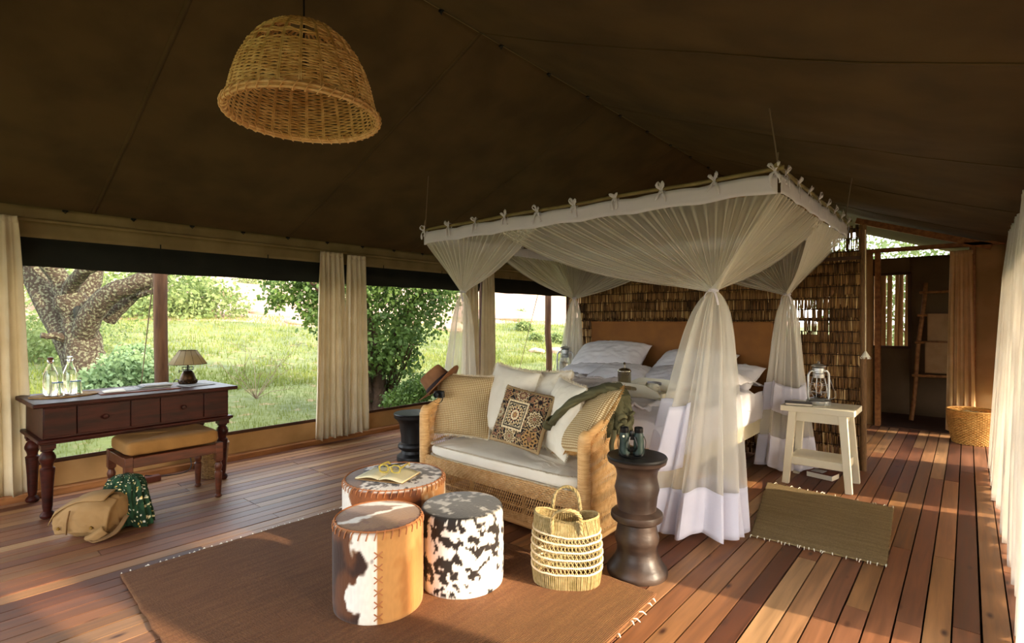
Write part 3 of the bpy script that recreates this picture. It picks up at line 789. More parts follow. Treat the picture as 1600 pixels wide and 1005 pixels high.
for i, (px, py, d, r, lab) in enumerate(((280, 462, 22, 1.7, 'tall pale yellow-green thicket right of the outdoor post'), (170, 470, 20, 2.2, 'pale thicket seen between the branches of the forked tree'), (235, 480, 24, 1.6, 'pale thicket behind the left guy rope'), (60, 450, 22, 2.6, 'pale thicket beside the left curtain'), (322, 458, 30, 1.1, 'outermost pale thicket beside the strip of white sky'))):
    b0 = at(px, 0, d); b0.z = terr(b0.x, b0.y)
    p = at(px, py, d)
    bush(lab, [(p.x, p.y, p.z, r, .75), (p.x-r*.7, p.y-r*.6, p.z-r*.4, r*.7), (p.x+r*.6, p.y+r*.7, p.z-r*.35, r*.75), (p.x, p.y, p.z-r*.9, r*.9)], 7000, .17, M['leaf_light'], b0, name='thicket')
for i, (px, d, r, lab) in enumerate(((385, 44, 1.2, 'far round bush on the skyline left of the leafy tree'), (425, 46, 1.4, 'far bush on the skyline against the leafy tree'), (818, 27, .42, 'small yellow-green bush on the granite right of the third curtain'), (836, 22, .22, 'tiny bush in front of the small yellow-green bush'), (812, 36, .5, 'higher small bush on the rock slope'), (868, 22, .3, 'low tuft beside the far outdoor post'))):
    b0 = at(px, 0, d); b0.z = terr(b0.x, b0.y)
    bush(lab, [(b0.x, b0.y, b0.z+r*.5, r, .7), (b0.x+r*.6, b0.y, b0.z+r*.2, r*.6)], 1300, .13*max(1, r*.6), M['leaf_light'], b0, name='bush')
bush('pale green bushes beyond the bathroom stick fence', [(-.6, 13.2, 1.2, 1.3), (.9, 13.6, 1.5, 1.4), (.1, 13.0, 2.6, 1.2), (1.8, 13.2, 2.9, 1.3), (-1.6, 13.6, 2.2, 1.2)], 12000, .09, M['leaf_light'], (.2, 13.2, -.3))
# ---- boulders
bs = [(285, 496, 24, .9, .25), (320, 500, 23, .6, .18), (405, 488, 25, .8, .3), (350, 483, 30, 1.4, .5), (460, 500, 22, .5, .2), (700, 505, 24, .9, .35), (640, 500, 26, .8, .3), (870, 519, 19, .5, .16), (838, 522, 18.5, .35, .12), (800, 480, 34, 1.5, .5)]
labs = ['flat boulder at the meadow edge just right of the outdoor post', 'small flat stone above the lamp shade', 'pale boulder right of the lamp shade', 'broad boulder high on the rock slope right of the lamp', 'stone at the foot of the rock slope beside the leafy tree', 'boulder right of the leafy tree', 'boulder seen through the leafy tree', 'low stone right of the far outdoor post', 'low stone left of the far outdoor post', 'broad rock on the slope left of the far outdoor post']
for (px, py, d, r, h), lb in zip(bs, labs):
    p = at(px, py, d); z = terr(p.x, p.y)
    mb = MB().grid(16, 9, lambda u, v: (lambda a, b: ((r*cos(a)*cos(b))*(1+.25*nz(3*cos(a), 3*sin(a), px)), r*.7*sin(a)*cos(b)*(1+.25*nz(a, b, px)), h*sin(b)*(1+.3*nz(2*cos(a), b, px))))(2*PI*u, PI*(v-.5)), cu=True)
    o = mb.build('boulder', M['boulder'], None, loc=(p.x, p.y, z+h*.2), ang=25); tag(o, lb, 'rock')
# ---- dead twiggy bush in the meadow
p = at(400, 530, 9.0)
t = thing('dead_shrub', 'bare twiggy dead shrub in the grass left of the middle curtains', 'shrub', (p.x, p.y, terr(p.x, p.y)))
mb = MB()
for k in range(13):
    a = RND.uniform(0, 2*PI); l = RND.uniform(.3, .8); h = RND.uniform(.15, .95)
    e1 = Vector((cos(a)*l, sin(a)*l, h)); m1 = e1*.5+Vector((RND.uniform(-.12,.12), RND.uniform(-.12,.12), .05))
    mb.tube([(0,0,0), m1, e1], [.006,.004,.002], 4)
    for q in range(3):
        s = m1.lerp(e1, RND.random()); mb.tube([s, s+Vector((RND.uniform(-.2,.2), RND.uniform(-.2,.2), RND.uniform(.0,.22)))], [.004,.002], 3)
mb.build('twigs', M['twig'], t)
# ---- fly-sheet poles and guy ropes
def pole(px, d, lab, r=.058):
    b = at(px, 499, d); zt = 2.05
    t = thing('outdoor_post', lab, 'post', (b.x, b.y, -.35))
    pts = [(RND.uniform(-.012,.012)+.02*sin(i*.9), .0, i*.35) for i in range(8)]
    MB().tube(pts, [r*(1+.06*nz(i, px)) for i in range(8)], 12).build('shaft', M['pole'], t)
    return t
pole(252, 5.09, 'rough brown outdoor post just left of the desk lamp', .06)
pole(857, 9.7, 'rough brown outdoor post standing far right, beside the left lantern', .058)
for a, b, lb in (((240, 430, 5.2), (219, 615, 7.6), 'guy rope slanting left of the post behind the desk'), ((840, 462, 9.6), (812, 575, 12), 'guy rope slanting left of the far outdoor post'),):
    pa, pb = at(*a), at(*b)
    o = MB().tube([pa+(pa-pb)*.1, pa, pb], .006, 6).build('guy_rope', M['twig'], None); tag(o, lb, 'rope')

# ---- unseen leafy tree, added so its crown blocks and dapples the sun
t = thing('added_shade_tree', 'unseen leafy tree added on the right to shade the tent', 'tree', (5.6, 4.6, -.3))
mb = MB(); branch(mb, [(0,0,0), (.1,.1,1.6), (0,0,3.2), (.1,-.2,4.4)], .18, .10, 10)
for k in range(7):
    a = 2*PI*k/7; branch(mb, [(0,0,2.8), (.7*cos(a), .8*sin(a), 3.6), (1.3*cos(a), 1.6*sin(a), 4.4)], .07, .02, 6, 8)
mb.build('trunk', M['bark_dark'], t)
leaf_mesh('foliage', blob_pts([(0, 0, 4.9, 1.4), (0, -1.2, 4.7, 1.1), (0, 1.2, 4.8, 1.2), (.3, .6, 5.6, 1.3), (-.2, -.3, 4.3, .8)], 15000, .3), .13, M['leaf'], t)

t2 = copy_tree(t); t2.location = (6.2, 8.3, -.45); t2.rotation_euler = (0, 0, .25)  # copy of the added tree, keeps sun off the far curtains
t2['label'] = 'second unseen leafy tree added on the right to shade the far curtains'
# ================================================================== reed screen
SY = 5.37; SX0, SX1 = -3.74, -.70
scr = thing('reed_screen', 'tall stitched reed screen standing behind the bed headboard', 'screen', ((SX0+SX1)/2, SY, 0))
W = SX1-SX0
nr = np.random.RandomState(3)
rows = 21; rh = 2.09/rows
for r in range(rows):
    n = 400
    xs = np.linspace(-W/2, W/2, n)+nr.normal(0, .002, n)
    keep = nr.rand(n) > .05
    # thin spots: worn gaps where daylight comes through
    for gx, gr, gw in ((1.13, 13, .15), (1.10, 12, .13), (1.16, 11, .06), (.62, 12, .06), (.72, 12, .02), (1.25, 10, .03), (1.3, 6, .03), (1.38, 9, .02), (1.38, 14, .02), (1.40, 19, .12), (1.25, 20, .25), (1.3, 19, .2)):
        if r == gr: keep &= ~((np.abs(xs-gx) < gw) & (nr.rand(n) < .34))
    xs = xs[keep]; n = len(xs)
    hh = rh*.5*(1.02+.25*nr.rand(n)); z = r*rh+rh/2+nr.normal(0, .006, n)+.012*np.round(np.sin(xs*3.1+r*.2))
    c = np.stack([xs, nr.normal(0, .005, n)+((r % 2)-.5)*.004, z], 1)
    h = np.stack([.0030+.0018*nr.rand(n), .0028+0*xs, hh], 1)
    a = nr.normal(0, .035, n); R3 = np.zeros((n, 3, 3)); R3[:, 0, 0] = np.cos(a); R3[:, 0, 2] = np.sin(a); R3[:, 1, 1] = 1; R3[:, 2, 0] = -np.sin(a); R3[:, 2, 2] = np.cos(a)
    v, f = np_boxes(c, h, R3)
    pal = np.array([lin(q) for q in ('4a3018', '62421f', '7c5630', '966e40', 'b48c54', 'dcbc84')])
    lowf = np.array([nz(x*3.5, r*.9, 2) for x in xs])
    ix = np.clip((nr.rand(n)*3.6+.2+2.2*lowf+.6), 0, 5).astype(int); ix[nr.rand(n) < .035] = 5
    o = np_mesh('reed_row', v, f, M['reed'], scr, col=np.repeat(pal[ix], 8, axis=0)); o['kind'] = 'stuff'
    MB().tube([(x, -.012+.003*sin(x*60), (r+1)*rh-.004+.004*nz(x*3, r)) for x in np.linspace(-W/2, W/2, 60)], .0035, 5).build('twine', M['reed_dark'], scr)
# half-open frame behind and posts
for x in (-W/2-.01, W/2+.022):
    MB().tube([(x, .01, 0), (x, .01, 2.11)], .026, 10).build('screen_post', M['reed_post'] if x > 0 else M['timber_dark'], scr)
for x in (-W/4, 0, W/4): MB().tube([(x, .035, 0), (x, .035, 2.09)], .018, 8).build('screen_post', M['reed_dark'], scr)
for z in (.06, .55, 1.30, 2.07): MB().box((0, .03, z), (W, .02, .03)).build('crossbar', M['timber_dark'], scr)
MB().box((W/2-.30, -.014, 1.83), (.62, .02, .03)).build('crossbar', M['timber_dark'], scr)

# ================================================================== bed
BX0, BX1, BY0, BY1 = -3.30, -1.37, 3.10, 5.24
bed = thing('bed', 'wide cream framed bed with tan headboard under the net', 'bed', ((BX0+BX1)/2, BY0, 0))
bw2 = (BX1-BX0)/2; bl_ = BY1-BY0
MB().box((bw2-.02, bl_/2, .375), (.04, bl_, .13)).build('side_rail', M['bed_paint'], bed, bevel=.006)
MB().box((-bw2+.02, bl_/2, .375), (.04, bl_, .13)).build('side_rail', M['bed_paint'], bed, bevel=.006)
MB().box((0, .05, .375), (2*bw2-.08, .04, .13)).build('foot_rail', M['bed_paint'], bed, bevel=.006)
for sx in (-1, 1):
    for y in (.10, bl_-.06):
        MB().lathe([(.03,0),(.036,.05),(.028,.08),(.04,.2),(.045,.32)], 16, (sx*(bw2-.07), y, 0)).build('leg', M['bed_paint'], bed)
MB().box((0, bl_/2, .37), (2*bw2-.1, bl_-.06, .05)).build('slat_base', M['timber_dark'], bed)
hb = MB().box((0, 0, 0), (1.95, .055, .92)).build('headboard', M['headboard'], bed, bevel=.012, loc=(-.0, bl_+.005, .815))
MB().tube([(-.975, -.03, .455), (.975, -.03, .455)], .007, 8).build('piping', M['headboard'], hb)
# mattresses (two singles pushed together)
def softbox(sx, sy, sz, n=30, p=6, bulge=.0):
    mb = MB()
    def f(u, v):
        a = 2*PI*u; b = PI*(v-.5)
        ca, sa, cb, sb = cos(a), sin(a), cos(b), sin(b)
        e = 2/p; q = lambda x: math.copysign(abs(x)**e, x)
        qz = lambda x: math.copysign(abs(x)**(2/4.5), x)
        return (sx/2*q(ca)*qz(cb), sy/2*q(sa)*qz(cb), sz/2*math.copysign(abs(sb)**.6, sb))
    mb.grid(n*4, n, f, cu=True)
    return mb
for sx in (-1, 1):
    softbox(.95, bl_-.06, .26).build('mattress', M['cotton'], bed, loc=(sx*.475, bl_/2, .535))
# fitted sheet hanging over the open side and crumpled duvet
TOPZ = .66
def crump(x, y, s=1.0, seed=0):
    w = Vector((x*1.3+.5*nz(x*2, y*2, 5+seed), y*1.3+.5*nz(x*2, y*2, 9+seed), seed))
    a = 1-abs(noise.noise(w*2.1)); b = 1-abs(noise.noise(w*4.7+Vector((3,1,2)))); c = 1-abs(noise.noise(w*9.5))
    return s*(a**3*.6+b**4*.35+c**4*.16)
def duvet(u, v):
    # u across the bed, v from the foot to the head
    x = -bw2-.16+(2*bw2+.32)*u; y = .02+1.54*v
    ex = bw2+.012; dz = 0; xx = x
    if abs(x) > ex: dz = -(abs(x)-ex)*1.0; xx = math.copysign(ex+.006+.01*nz(y*9, x), x)
    if x > ex-.10: dz += -.01
    z = TOPZ+.015+.085*crump(x, y)*min(1, (bw2+.05-abs(xx))*5+.12)+.025*nz(x*1.5, y*1.5, 8)
    if y < .5: z += .02*nz(x*3, y*3)
    return Vector((xx+.012*nz(y*5, x*3), y, z+dz*(.8+.3*nz(y*3, 2))))
du = MB().grid(150, 120, duvet).build('duvet', M['cotton'], None, loc=bed.location, solid=.012, ang=80)
tag(du, 'crumpled white cotton duvet spread over the bed', 'duvet')
# foot: sheet overhang above the burlap skirt
def foot(u, v):
    x = -bw2-.02+(2*bw2+.05)*u
    if v < .45:
        k = v/.45; y = .34-.40*k; z = TOPZ+.075-.05*max(0, (k-.55)/.45)**2*1.6+.035*crump(x*1.1, y*1.4, 1, 7)+.02*nz(x*2, 3)-.02*u
    else:
        k = (v-.45)/.55; y = -.06-.012*sin(PI*k)+.010*sin(x*14+2*nz(x*3, 1))*k; z = TOPZ-.005-.02*u-.14*k+.014*nz(x*3, 2)*k+.035*crump(x*1.1, -.06, 1, 7)*(1-k)
    return Vector((x, y+.006*nz(x*6, v*6), z))
MB().grid(130, 60, foot).build('sheet_overhang', M['cotton'], bed, solid=.008, ang=80)
def skirt(u, v):
    x = -bw2-.01+(2*bw2+.02)*u; fold = sin(x*17+1.3*sin(x*5))
    return Vector((x, -.008-.022*v*fold-.02*v, .555-.545*v))
MB().grid(220, 12, skirt).build('bed_skirt', M['skirt'], bed, solid=.004)
MB().grid(20, 12, lambda u, v: (bw2+.004+.008*v*sin(u*9), -.03+.34*u, .43-.42*v)).build('bed_skirt', M['skirt'], bed, solid=.004)
# white sheet along the open side
MB().grid(100, 12, lambda u, v: (bw2+.012+.010*sin(PI*v)+.008*nz(u*12, v*2), .02+(bl_-.1)*u, TOPZ+.012-.235*v+.006*nz(u*14, v*4))).build('side_sheet', M['cotton'], bed, solid=.006)

# ---- pillows
def pillow(w, h, t, n=34, wr=.006, seed=0, corner=.06, fr=0):
    mb = MB(); N = n
    def P(u, v, sgn):
        x = 2*u-1; y = 2*v-1
        pinch = 1-corner*(1-abs(x)**2)*abs(y)**3
        pinch2 = 1-corner*(1-abs(y)**2)*abs(x)**3
        th = max(0, (1-abs(x)**2.6))**.55*max(0, (1-abs(y)**2.6))**.55
        wz = wr*(crump(x*1.2+seed, y*1.2, 1, seed)*1.3-.4)*(.4+.6*th)
        edge = wr*.5*nz(x*4+seed, y*4)
        return Vector((w/2*x*pinch2+edge, h/2*y*pinch+edge, sgn*(t/2*th+wz*min(1, th*2))))
    for sgn in (1, -1):
        o = len(mb.v)
        for j in range(N):
            for i in range(N): mb.v.append(tuple(P(i/(N-1), j/(N-1), sgn)))
        for j in range(N-1):
            for i in range(N-1):
                a = o+j*N+i; q = (a, a+1, a+N+1, a+N)
                mb.f.append(q if sgn > 0 else q[::-1])
    return mb
def fringe_strip(w, h, L=.018, corner=.06, n=70, seed=0):
    """frayed edge running round a cushion"""
    mb = MB(); rr = random.Random(seed)
    pts = []
    for side in range(4):
        for i in range(n):
            s = 2*i/n-1
            x, y = [(s, -1), (1, s), (-s, 1), (-1, -s)][side]
            pts.append((x, y, side))
    V = []
    for x, y, side in pts:
        px = w/2*x*(1-corner*(1-abs(y)**2)*abs(x)**3); py = h/2*y*(1-corner*(1-abs(x)**2)*abs(y)**3)
        nx, ny = [(0,-1),(1,0),(0,1),(-1,0)][side]
        l = L*(.6+.6*rr.random())
        V.append(((px, py), (px+nx*l, py+ny*l, rr.uniform(-.006, .006))))
    m = len(V)
    for i in range(m):
        a, b = V[i], V[(i+1) % m]
        mb.add([(a[0][0], a[0][1], .002), (b[0][0], b[0][1], .002), (b[1][0]*.3+a[1][0]*.7, b[1][1]*.3+a[1][1]*.7, a[1][2]), a[1],
                (a[0][0], a[0][1], -.002), (b[0][0], b[0][1], -.002)], [(0,1,2,3), (5,4,3,2)])
    return mb
def place(o, loc, yaw=0, tilt=90, roll=0):
    m = Matrix.Rotation(rad(yaw), 4, 'Z') @ Matrix.Rotation(rad(tilt), 4, 'X') @ Matrix.Rotation(rad(roll), 4, 'Z')
    o.rotation_euler = m.to_euler(); o.location = loc
bp = [((-2.88, 4.88, .88), 6, 30, 2, .80, .54, .28, 'big white pillow at the head end nearest the left lantern, topmost'),
      ((-2.92, 4.72, .76), -4, 10, 0, .78, .50, .20, 'white pillow lying flat under the big pillow by the left lantern'),
      ((-2.50, 4.50, .76), 14, 12, -8, .62, .44, .19, 'small white pillow slipping towards the middle of the bed'),
      ((-2.02, 4.95, .84), -6, 28, 0, .76, .52, .24, 'white pillow against the middle of the headboard behind the net drape'),
      ((-1.98, 4.62, .75), 2, 12, 3, .78, .52, .20, 'white pillow lying flat in front of the one at the middle of the headboard'),
      ((-1.66, 4.84, .77), -10, 22, 4, .58, .46, .18, 'white pillow near the open right side of the bed')]
for i, (lc, yaw, ti, ro, w, h, t, lb) in enumerate(bp):
    o = pillow(w, h, t, wr=.016, seed=i*3.1).build('pillow', M['cotton'], None, ang=80)
    place(o, lc, yaw, ti, ro); tag(o, lb, 'pillow')
# bunched sheet hump at the right head corner
o = MB().grid(60, 60, lambda u, v: (lambda x, y: Vector((x, y, .655+.20*max(0, 1-((x+1.62)/.30)**2)**.6*max(0, 1-((y-4.45)/.62)**2)**.6*(1+.25*nz(x*5, y*5))+.02*crump(x*2, y*2))))(-1.98+.60*u, 3.95+1.10*v)).build('folded_sheet', M['cotton'], None, ang=80, solid=.008)
tag(o, 'thick fold of white bedding bunched along the open right side of the bed', 'bedding')

# ---- tray with coffee things on the foot of the bed
tr = thing('serving_tray', 'cream wooden tray with cut-out handles on the foot of the bed', 'tray', (-1.82, 3.56, .745), rad(-3))
MB().box((0, 0, .006), (.50, .34, .012)).build('tray_base', M['cream_paint'], tr, bevel=.003)
def tray_end(y):
    # end board with a slot handle: outline built round the slot
    out = [(-.25,0),(-.25,.035),(-.12,.095),(.12,.095),(.25,.035),(.25,0)]
    mb = MB(); n = 40; slot = []; oo = []
    for i in range(n):
        a = 2*PI*i/n
        slot.append((.055*max(-1, min(1, 1.6*cos(a)))+.012*cos(a), .058+.016*sin(a)))
        dx, dz = cos(a), sin(a)
        # ray to outline
        best = 9
        for k in range(6):
            p, q = out[k], out[(k+1) % 6]
            ex, ez = q[0]-p[0], q[1]-p[1]; cx, cz = p[0], p[1]-.05
            det = dx*(-ez)+dz*ex
            if abs(det) < 1e-9: continue
            tt = (cx*(-ez)+cz*ex)/det; ss = (dx*cz-dz*cx)/det
            if tt > 0 and -1e-6 <= ss <= 1+1e-6: best = min(best, tt)
        oo.append((dx*best, .05+dz*best))
    V = []
    for yy in (-.006, .006):
        V += [(x, yy, z) for x, z in oo]+[(x, yy, z) for x, z in slot]
    F = []
    for i in range(n):
        j = (i+1) % n
        F += [(i, j, n+j, n+i), (2*n+i, 3*n+i, 3*n+j, 2*n+j), (n+i, n+j, 3*n+j, 3*n+i), (i, 2*n+i, 2*n+j, j)]
    mb.add(V, F)
    return mb
for y, s in ((-.17, 1), (.17, -1)):
    o = tray_end(y).build('tray_end', M['cream_paint'], tr, smooth=False, loc=(0, y, .008)); o.rotation_euler = (rad(12*s), 0, 0)
for x in (-.25, .25): MB().box((x, 0, .024), (.012, .34, .04)).build('tray_side', M['cream_paint'], tr, bevel=.002)
fp = thing('french_press', 'polished steel french press standing on the tray', 'coffee press', (-1.985, 3.60, .760), rad(150))
MB().lathe([(.048,0),(.050,.004),(.050,.135),(.052,.138),(.052,.142),(.046,.143)], 40).build('body', M['steel'], fp)
lid = MB().lathe([(.051,.143),(.050,.150),(.040,.160),(.014,.168),(.001,.169)], 32).build('lid', M['steel'], fp)
MB().tube([(0,0,.168),(0,0,.195)], .003, 8).build('plunger_rod', M['steel'], fp)
MB().lathe([(.001,.190),(.009,.194),(.011,.200),(.008,.208),(.001,.211)], 16).build('plunger_knob', M['steel'], fp)
MB().tube([(.048,0,.125),(.085,0,.124),(.090,0,.11),(.084,0,.03),(.05,0,.015)], .006, 8).build('handle', M['steel'], fp)
MB().tube([(-.046,0,.120),(-.060,0,.132),(-.066,0,.140)], [.012,.009,.006], 8).build('spout', M['steel'], fp)
def mug(loc_, lb, s=1, rz=0):
    t = thing('mug', lb, 'mug', loc_, rz, 'enamel mugs on the tray')
    MB().lathe([(.030*s,0),(.034*s,.003),(.035*s,.06*s),(.032*s,.06*s),(.031*s,.006),(.001,.005)], 28, cap=False).build('cup_body', M['cup'], t)
    MB().lathe([(.0345*s,.058*s),(.0365*s,.060*s),(.0345*s,.062*s),(.033*s,.060*s)], 28, cap=False).build('rim', M['cup'], t)
    MB().tube(spline([(.034*s,0,.048*s),(.056*s,0,.046*s),(.056*s,0,.02*s),(.034*s,0,.014*s)], 10), .004, 6).build('handle', M['cup'], t)
mug((-1.865, 3.64, .758), 'cream enamel mug right beside the coffee press', 1, rad(60))
mug((-1.755, 3.62, .758), 'cream enamel mug furthest right on the tray', 1.0, rad(-20))
mug((-1.81, 3.70, .758), 'small cream jug at the back between the two mugs', .85, rad(120))
# book and orange-white card beside the tray
o = MB().box((0,0,0), (.24,.17,.022)).build('book', M['paper'], None, bevel=.002, loc=(-1.55, 3.74, .765)); o.rotation_euler = (0, rad(4), rad(20)); tag(o, 'book with tan cover lying on the duvet behind the net drape', 'book')
MB().box((0,0,.012), (.244,.174,.003)).build('cover', M['leather_dark'], o); MB().box((0,0,-.012), (.244,.174,.003)).build('cover', M['tray_mat'], o)
cd = thing('folded_card', 'small white and orange folded card standing on the book', 'card', (-1.60, 3.76, .780), rad(-8))
MB().box((0, 0, .034), (.085, .002, .055)).build('card_face', M['paper'], cd); MB().box((0, -.0015, .006), (.085, .002, .018)).build('card_band', M['orange'], cd)
mk = MB()
for i, (x, z) in enumerate(((-.02,.045),(-.02,.036),(.012,.048),(.012,.040),(.012,.032))): mk.box((x, -.0015, z), (.022-.004*(i % 2), .001, .004))
mk.build('print', M['hatband'], cd)

# ================================================================== canopy frame and mosquito net
CX0, CX1, CY0, CY1, CZ = -3.80, -.79, 3.15, 5.25, 2.13
cf = thing('canopy_frame', 'thin rod frame hung by cords above the bed, carrying the net', 'bed canopy frame', ((CX0+CX1)/2, (CY0+CY1)/2, CZ))
hx, hy = (CX1-CX0)/2, (CY1-CY0)/2
def rod(a, b): 
    a = Vector(a); b = Vector(b)
    MB().tube([a.lerp(b, i/12)+Vector((0,0,.004*sin(i*1.7))) for i in range(13)], .0125, 10).build('rod', M['rod'], cf)
rod((-hx-.03,-hy,0),(hx+.03,-hy,0)); rod((-hx-.03,hy,0),(hx+.05,hy,0)); rod((-hx,-hy-.04,.012),(-hx,hy+.04,.012)); rod((hx,-hy-.04,.012),(hx,hy+.04,.012))
for sx, sy, ox, oy in ((-1,-1,.02,.02), (1,-1,-.05,.02), (-1,1,0,0), (1,1,.05,0)):
    x, y = cf.location.x+sx*hx, cf.location.y+sy*hy
    z1 = roof_z(x-ox*0+ox, y+oy)-CZ
    m_ = MB().tube([(sx*hx, sy*hy, .01), (sx*hx+ox*.3, sy*hy+oy*.3, z1*.35), (sx*hx+ox, sy*hy+oy, z1)], .004, 6)
    m_.tube([(sx*hx-.012, sy*hy, .02),(sx*hx, sy*hy+.014, .0),(sx*hx+.012, sy*hy, .02),(sx*hx, sy*hy-.014, .04),(sx*hx, sy*hy, .09)], .005, 6)
    m_.build('hanging_cord', M['twig'], cf)

net = thing('mosquito_net', 'sheer white mosquito net tied in gathers around the bed', 'mosquito net', ((CX0+CX1)/2, (CY0+CY1)/2, 0))
nl = net.location
def NL(p): return Vector(p)-nl
BH = .105
def band(A, B, outn, nm='header_band'):
    A, B, outn = Vector(A), Vector(B), Vector(outn)
    L = (B-A).length
    def f(u, v):
        sc = abs(sin(u*PI*(7 if L > 2.5 else 6)))
        return A.lerp(B, u)+Vector((0,0,-.022-.012*(1-sc)-BH*v+.004*nz(u*20, v)))+outn*(.014+.004*nz(u*30, v*2, 3))
    MB().grid(90, 6, f).build(nm, M['hem'], net, solid=.003)
c00, c10, c01, c11 = NL((CX0, CY0, CZ)), NL((CX1, CY0, CZ)), NL((CX0, CY1, CZ)), NL((CX1, CY1, CZ))
band(c00, c10, (0,-1,0)); band(c10, c11, (1,0,0)); band(c01, c11, (0,1,0)); band(c00, c01, (-1,0,0))
# ties with bows
def tie(P, outn, sd):
    r = random.Random(sd); P = Vector(P); o = Vector(outn); s = Vector((0,0,1)).cross(o)
    mb = MB()
    def ribbon(pts, w=.011):
        pts = spline(pts, 9)
        side = []
        V = []; F = []
        for i, p in enumerate(pts):
            t = (pts[min(i+1, 8)]-pts[max(i-1, 0)]).normalized(); a = t.cross(o+Vector((.2,.1,.3)))
            a = a.normalized() if a.length > 1e-4 else Vector((0,0,1))
            ww = w*(.75+.35*sin(i*1.1+sd))
            V += [p-a*ww, p+a*ww]
        for i in range(8): F.append((2*i, 2*i+1, 2*i+3, 2*i+2))
        mb.add(V, F)
    ribbon([P+o*.016+Vector((0,0,-.035)), P+o*.022, P+Vector((0,0,.020)), P-o*.018+Vector((0,0,0)), P-o*.005+Vector((0,0,-.03))])
    K = P+o*.022+Vector((0,0,-.012))
    for q in (-1, 1):
        ribbon([K, K+s*q*.014*r.uniform(.5, 1.5)+Vector((0,0,.040*r.uniform(.5, 1.3)))+o*.016, K+s*q*.032*r.uniform(.6, 1.1)+Vector((0,0,.026))+o*.022, K], .009)
        ribbon([K, K+s*q*.02+Vector((0,0,-.03))+o*.012, K+s*q*.035*r.uniform(.3, 1.3)+Vector((0,0,-.085*r.uniform(.7,1.2)))+o*.010], .010)
    mb.build('tie', M['hem'], net, solid=.0015)
for i in range(10): tie(c00.lerp(c10, (i+.02)/9.05), (0,-1,0), i+1)
for i in range(8): tie(c10.lerp(c11, (i+.25)/7.4), (1,0,0), i+30)
for i in range(1, 8): tie(c01.lerp(c11, i/8), (0,1,0), i+50)
for i in range(1, 6): tie(c00.lerp(c01, i/6), (-1,0,0), i+70)
KN = {'fl': NL((-3.40, 3.25, 1.545)), 'fr': NL((-1.17, 3.22, 1.475)), 'bl': NL((-3.45, 5.08, 1.545)), 'br': NL((-1.20, 5.08, 1.52))}
def swag(A, B, K, pole_at_B, outn, seed, n=230, nv=26):
    """A..B on the rail gathered into knot K; the strand at the far end sags most"""
    A, B, K, o = Vector(A), Vector(B), Vector(K), Vector(outn)
    A = A+Vector((0,0,-BH-.02)); B = B+Vector((0,0,-BH-.02))
    ks = 75*(B-A).length/2
    def f(u, v):
        t = u+.010*sin(u*ks*.37+seed)
        P = A.lerp(B, min(max(t, 0), 1))
        far = (1-u) if pole_at_B else u
        far0 = max(0, far-.25)/.75
        a = .5-.5*cos(PI*min(1, v*1.0)); vv = v**(1-.12*far0)
        Q = P.lerp(K, vv)
        Q.z -= .13*far0**2.0*(P-K).length*.75*sin(PI*v**.8)*.62
        amp = .016*(1-v)**.45*(.25+.75*min(1, v*7))+.002
        ph = ks*u*2*PI*.42+seed+1.6*nz(u*9, seed)+.7*nz(u*25, v*2, seed)
        Q += o*(amp*sin(ph))+Vector((0,0,amp*.35*cos(ph*.7)))
        sd = (B-A).normalized()
        Q += (o*cos(ph)*.5+sd*(u-.5)*2)*.020*v**3
        Q += Vector((0,0,.012*v**4*sin(ph*.5)))
        return Q
    MB().grid(n, nv, f).build('net_swag', M['net'], net)
def L(a, b, t): return a.lerp(b, t)
swag(c00, L(c00, c10, .44), KN['fl'], False, (0,-1,0), 1)
swag(L(c00, c10, .30), c10, KN['fr'], True, (0,-1,0), 2, 300)
swag(c10, L(c10, c11, .56), KN['fr'], False, (1,0,0), 3)
swag(L(c10, c11, .44), c11, KN['br'], True, (1,0,0), 4)
swag(c01, L(c01, c11, .52), KN['bl'], False, (0,1,0), 5)
swag(L(c01, c11, .46), c11, KN['br'], True, (0,1,0), 6)
swag(c00, L(c00, c01, .52), KN['fl'], False, (-1,0,0), 7)
swag(L(c00, c01, .46), c01, KN['bl'], True, (-1,0,0), 8)
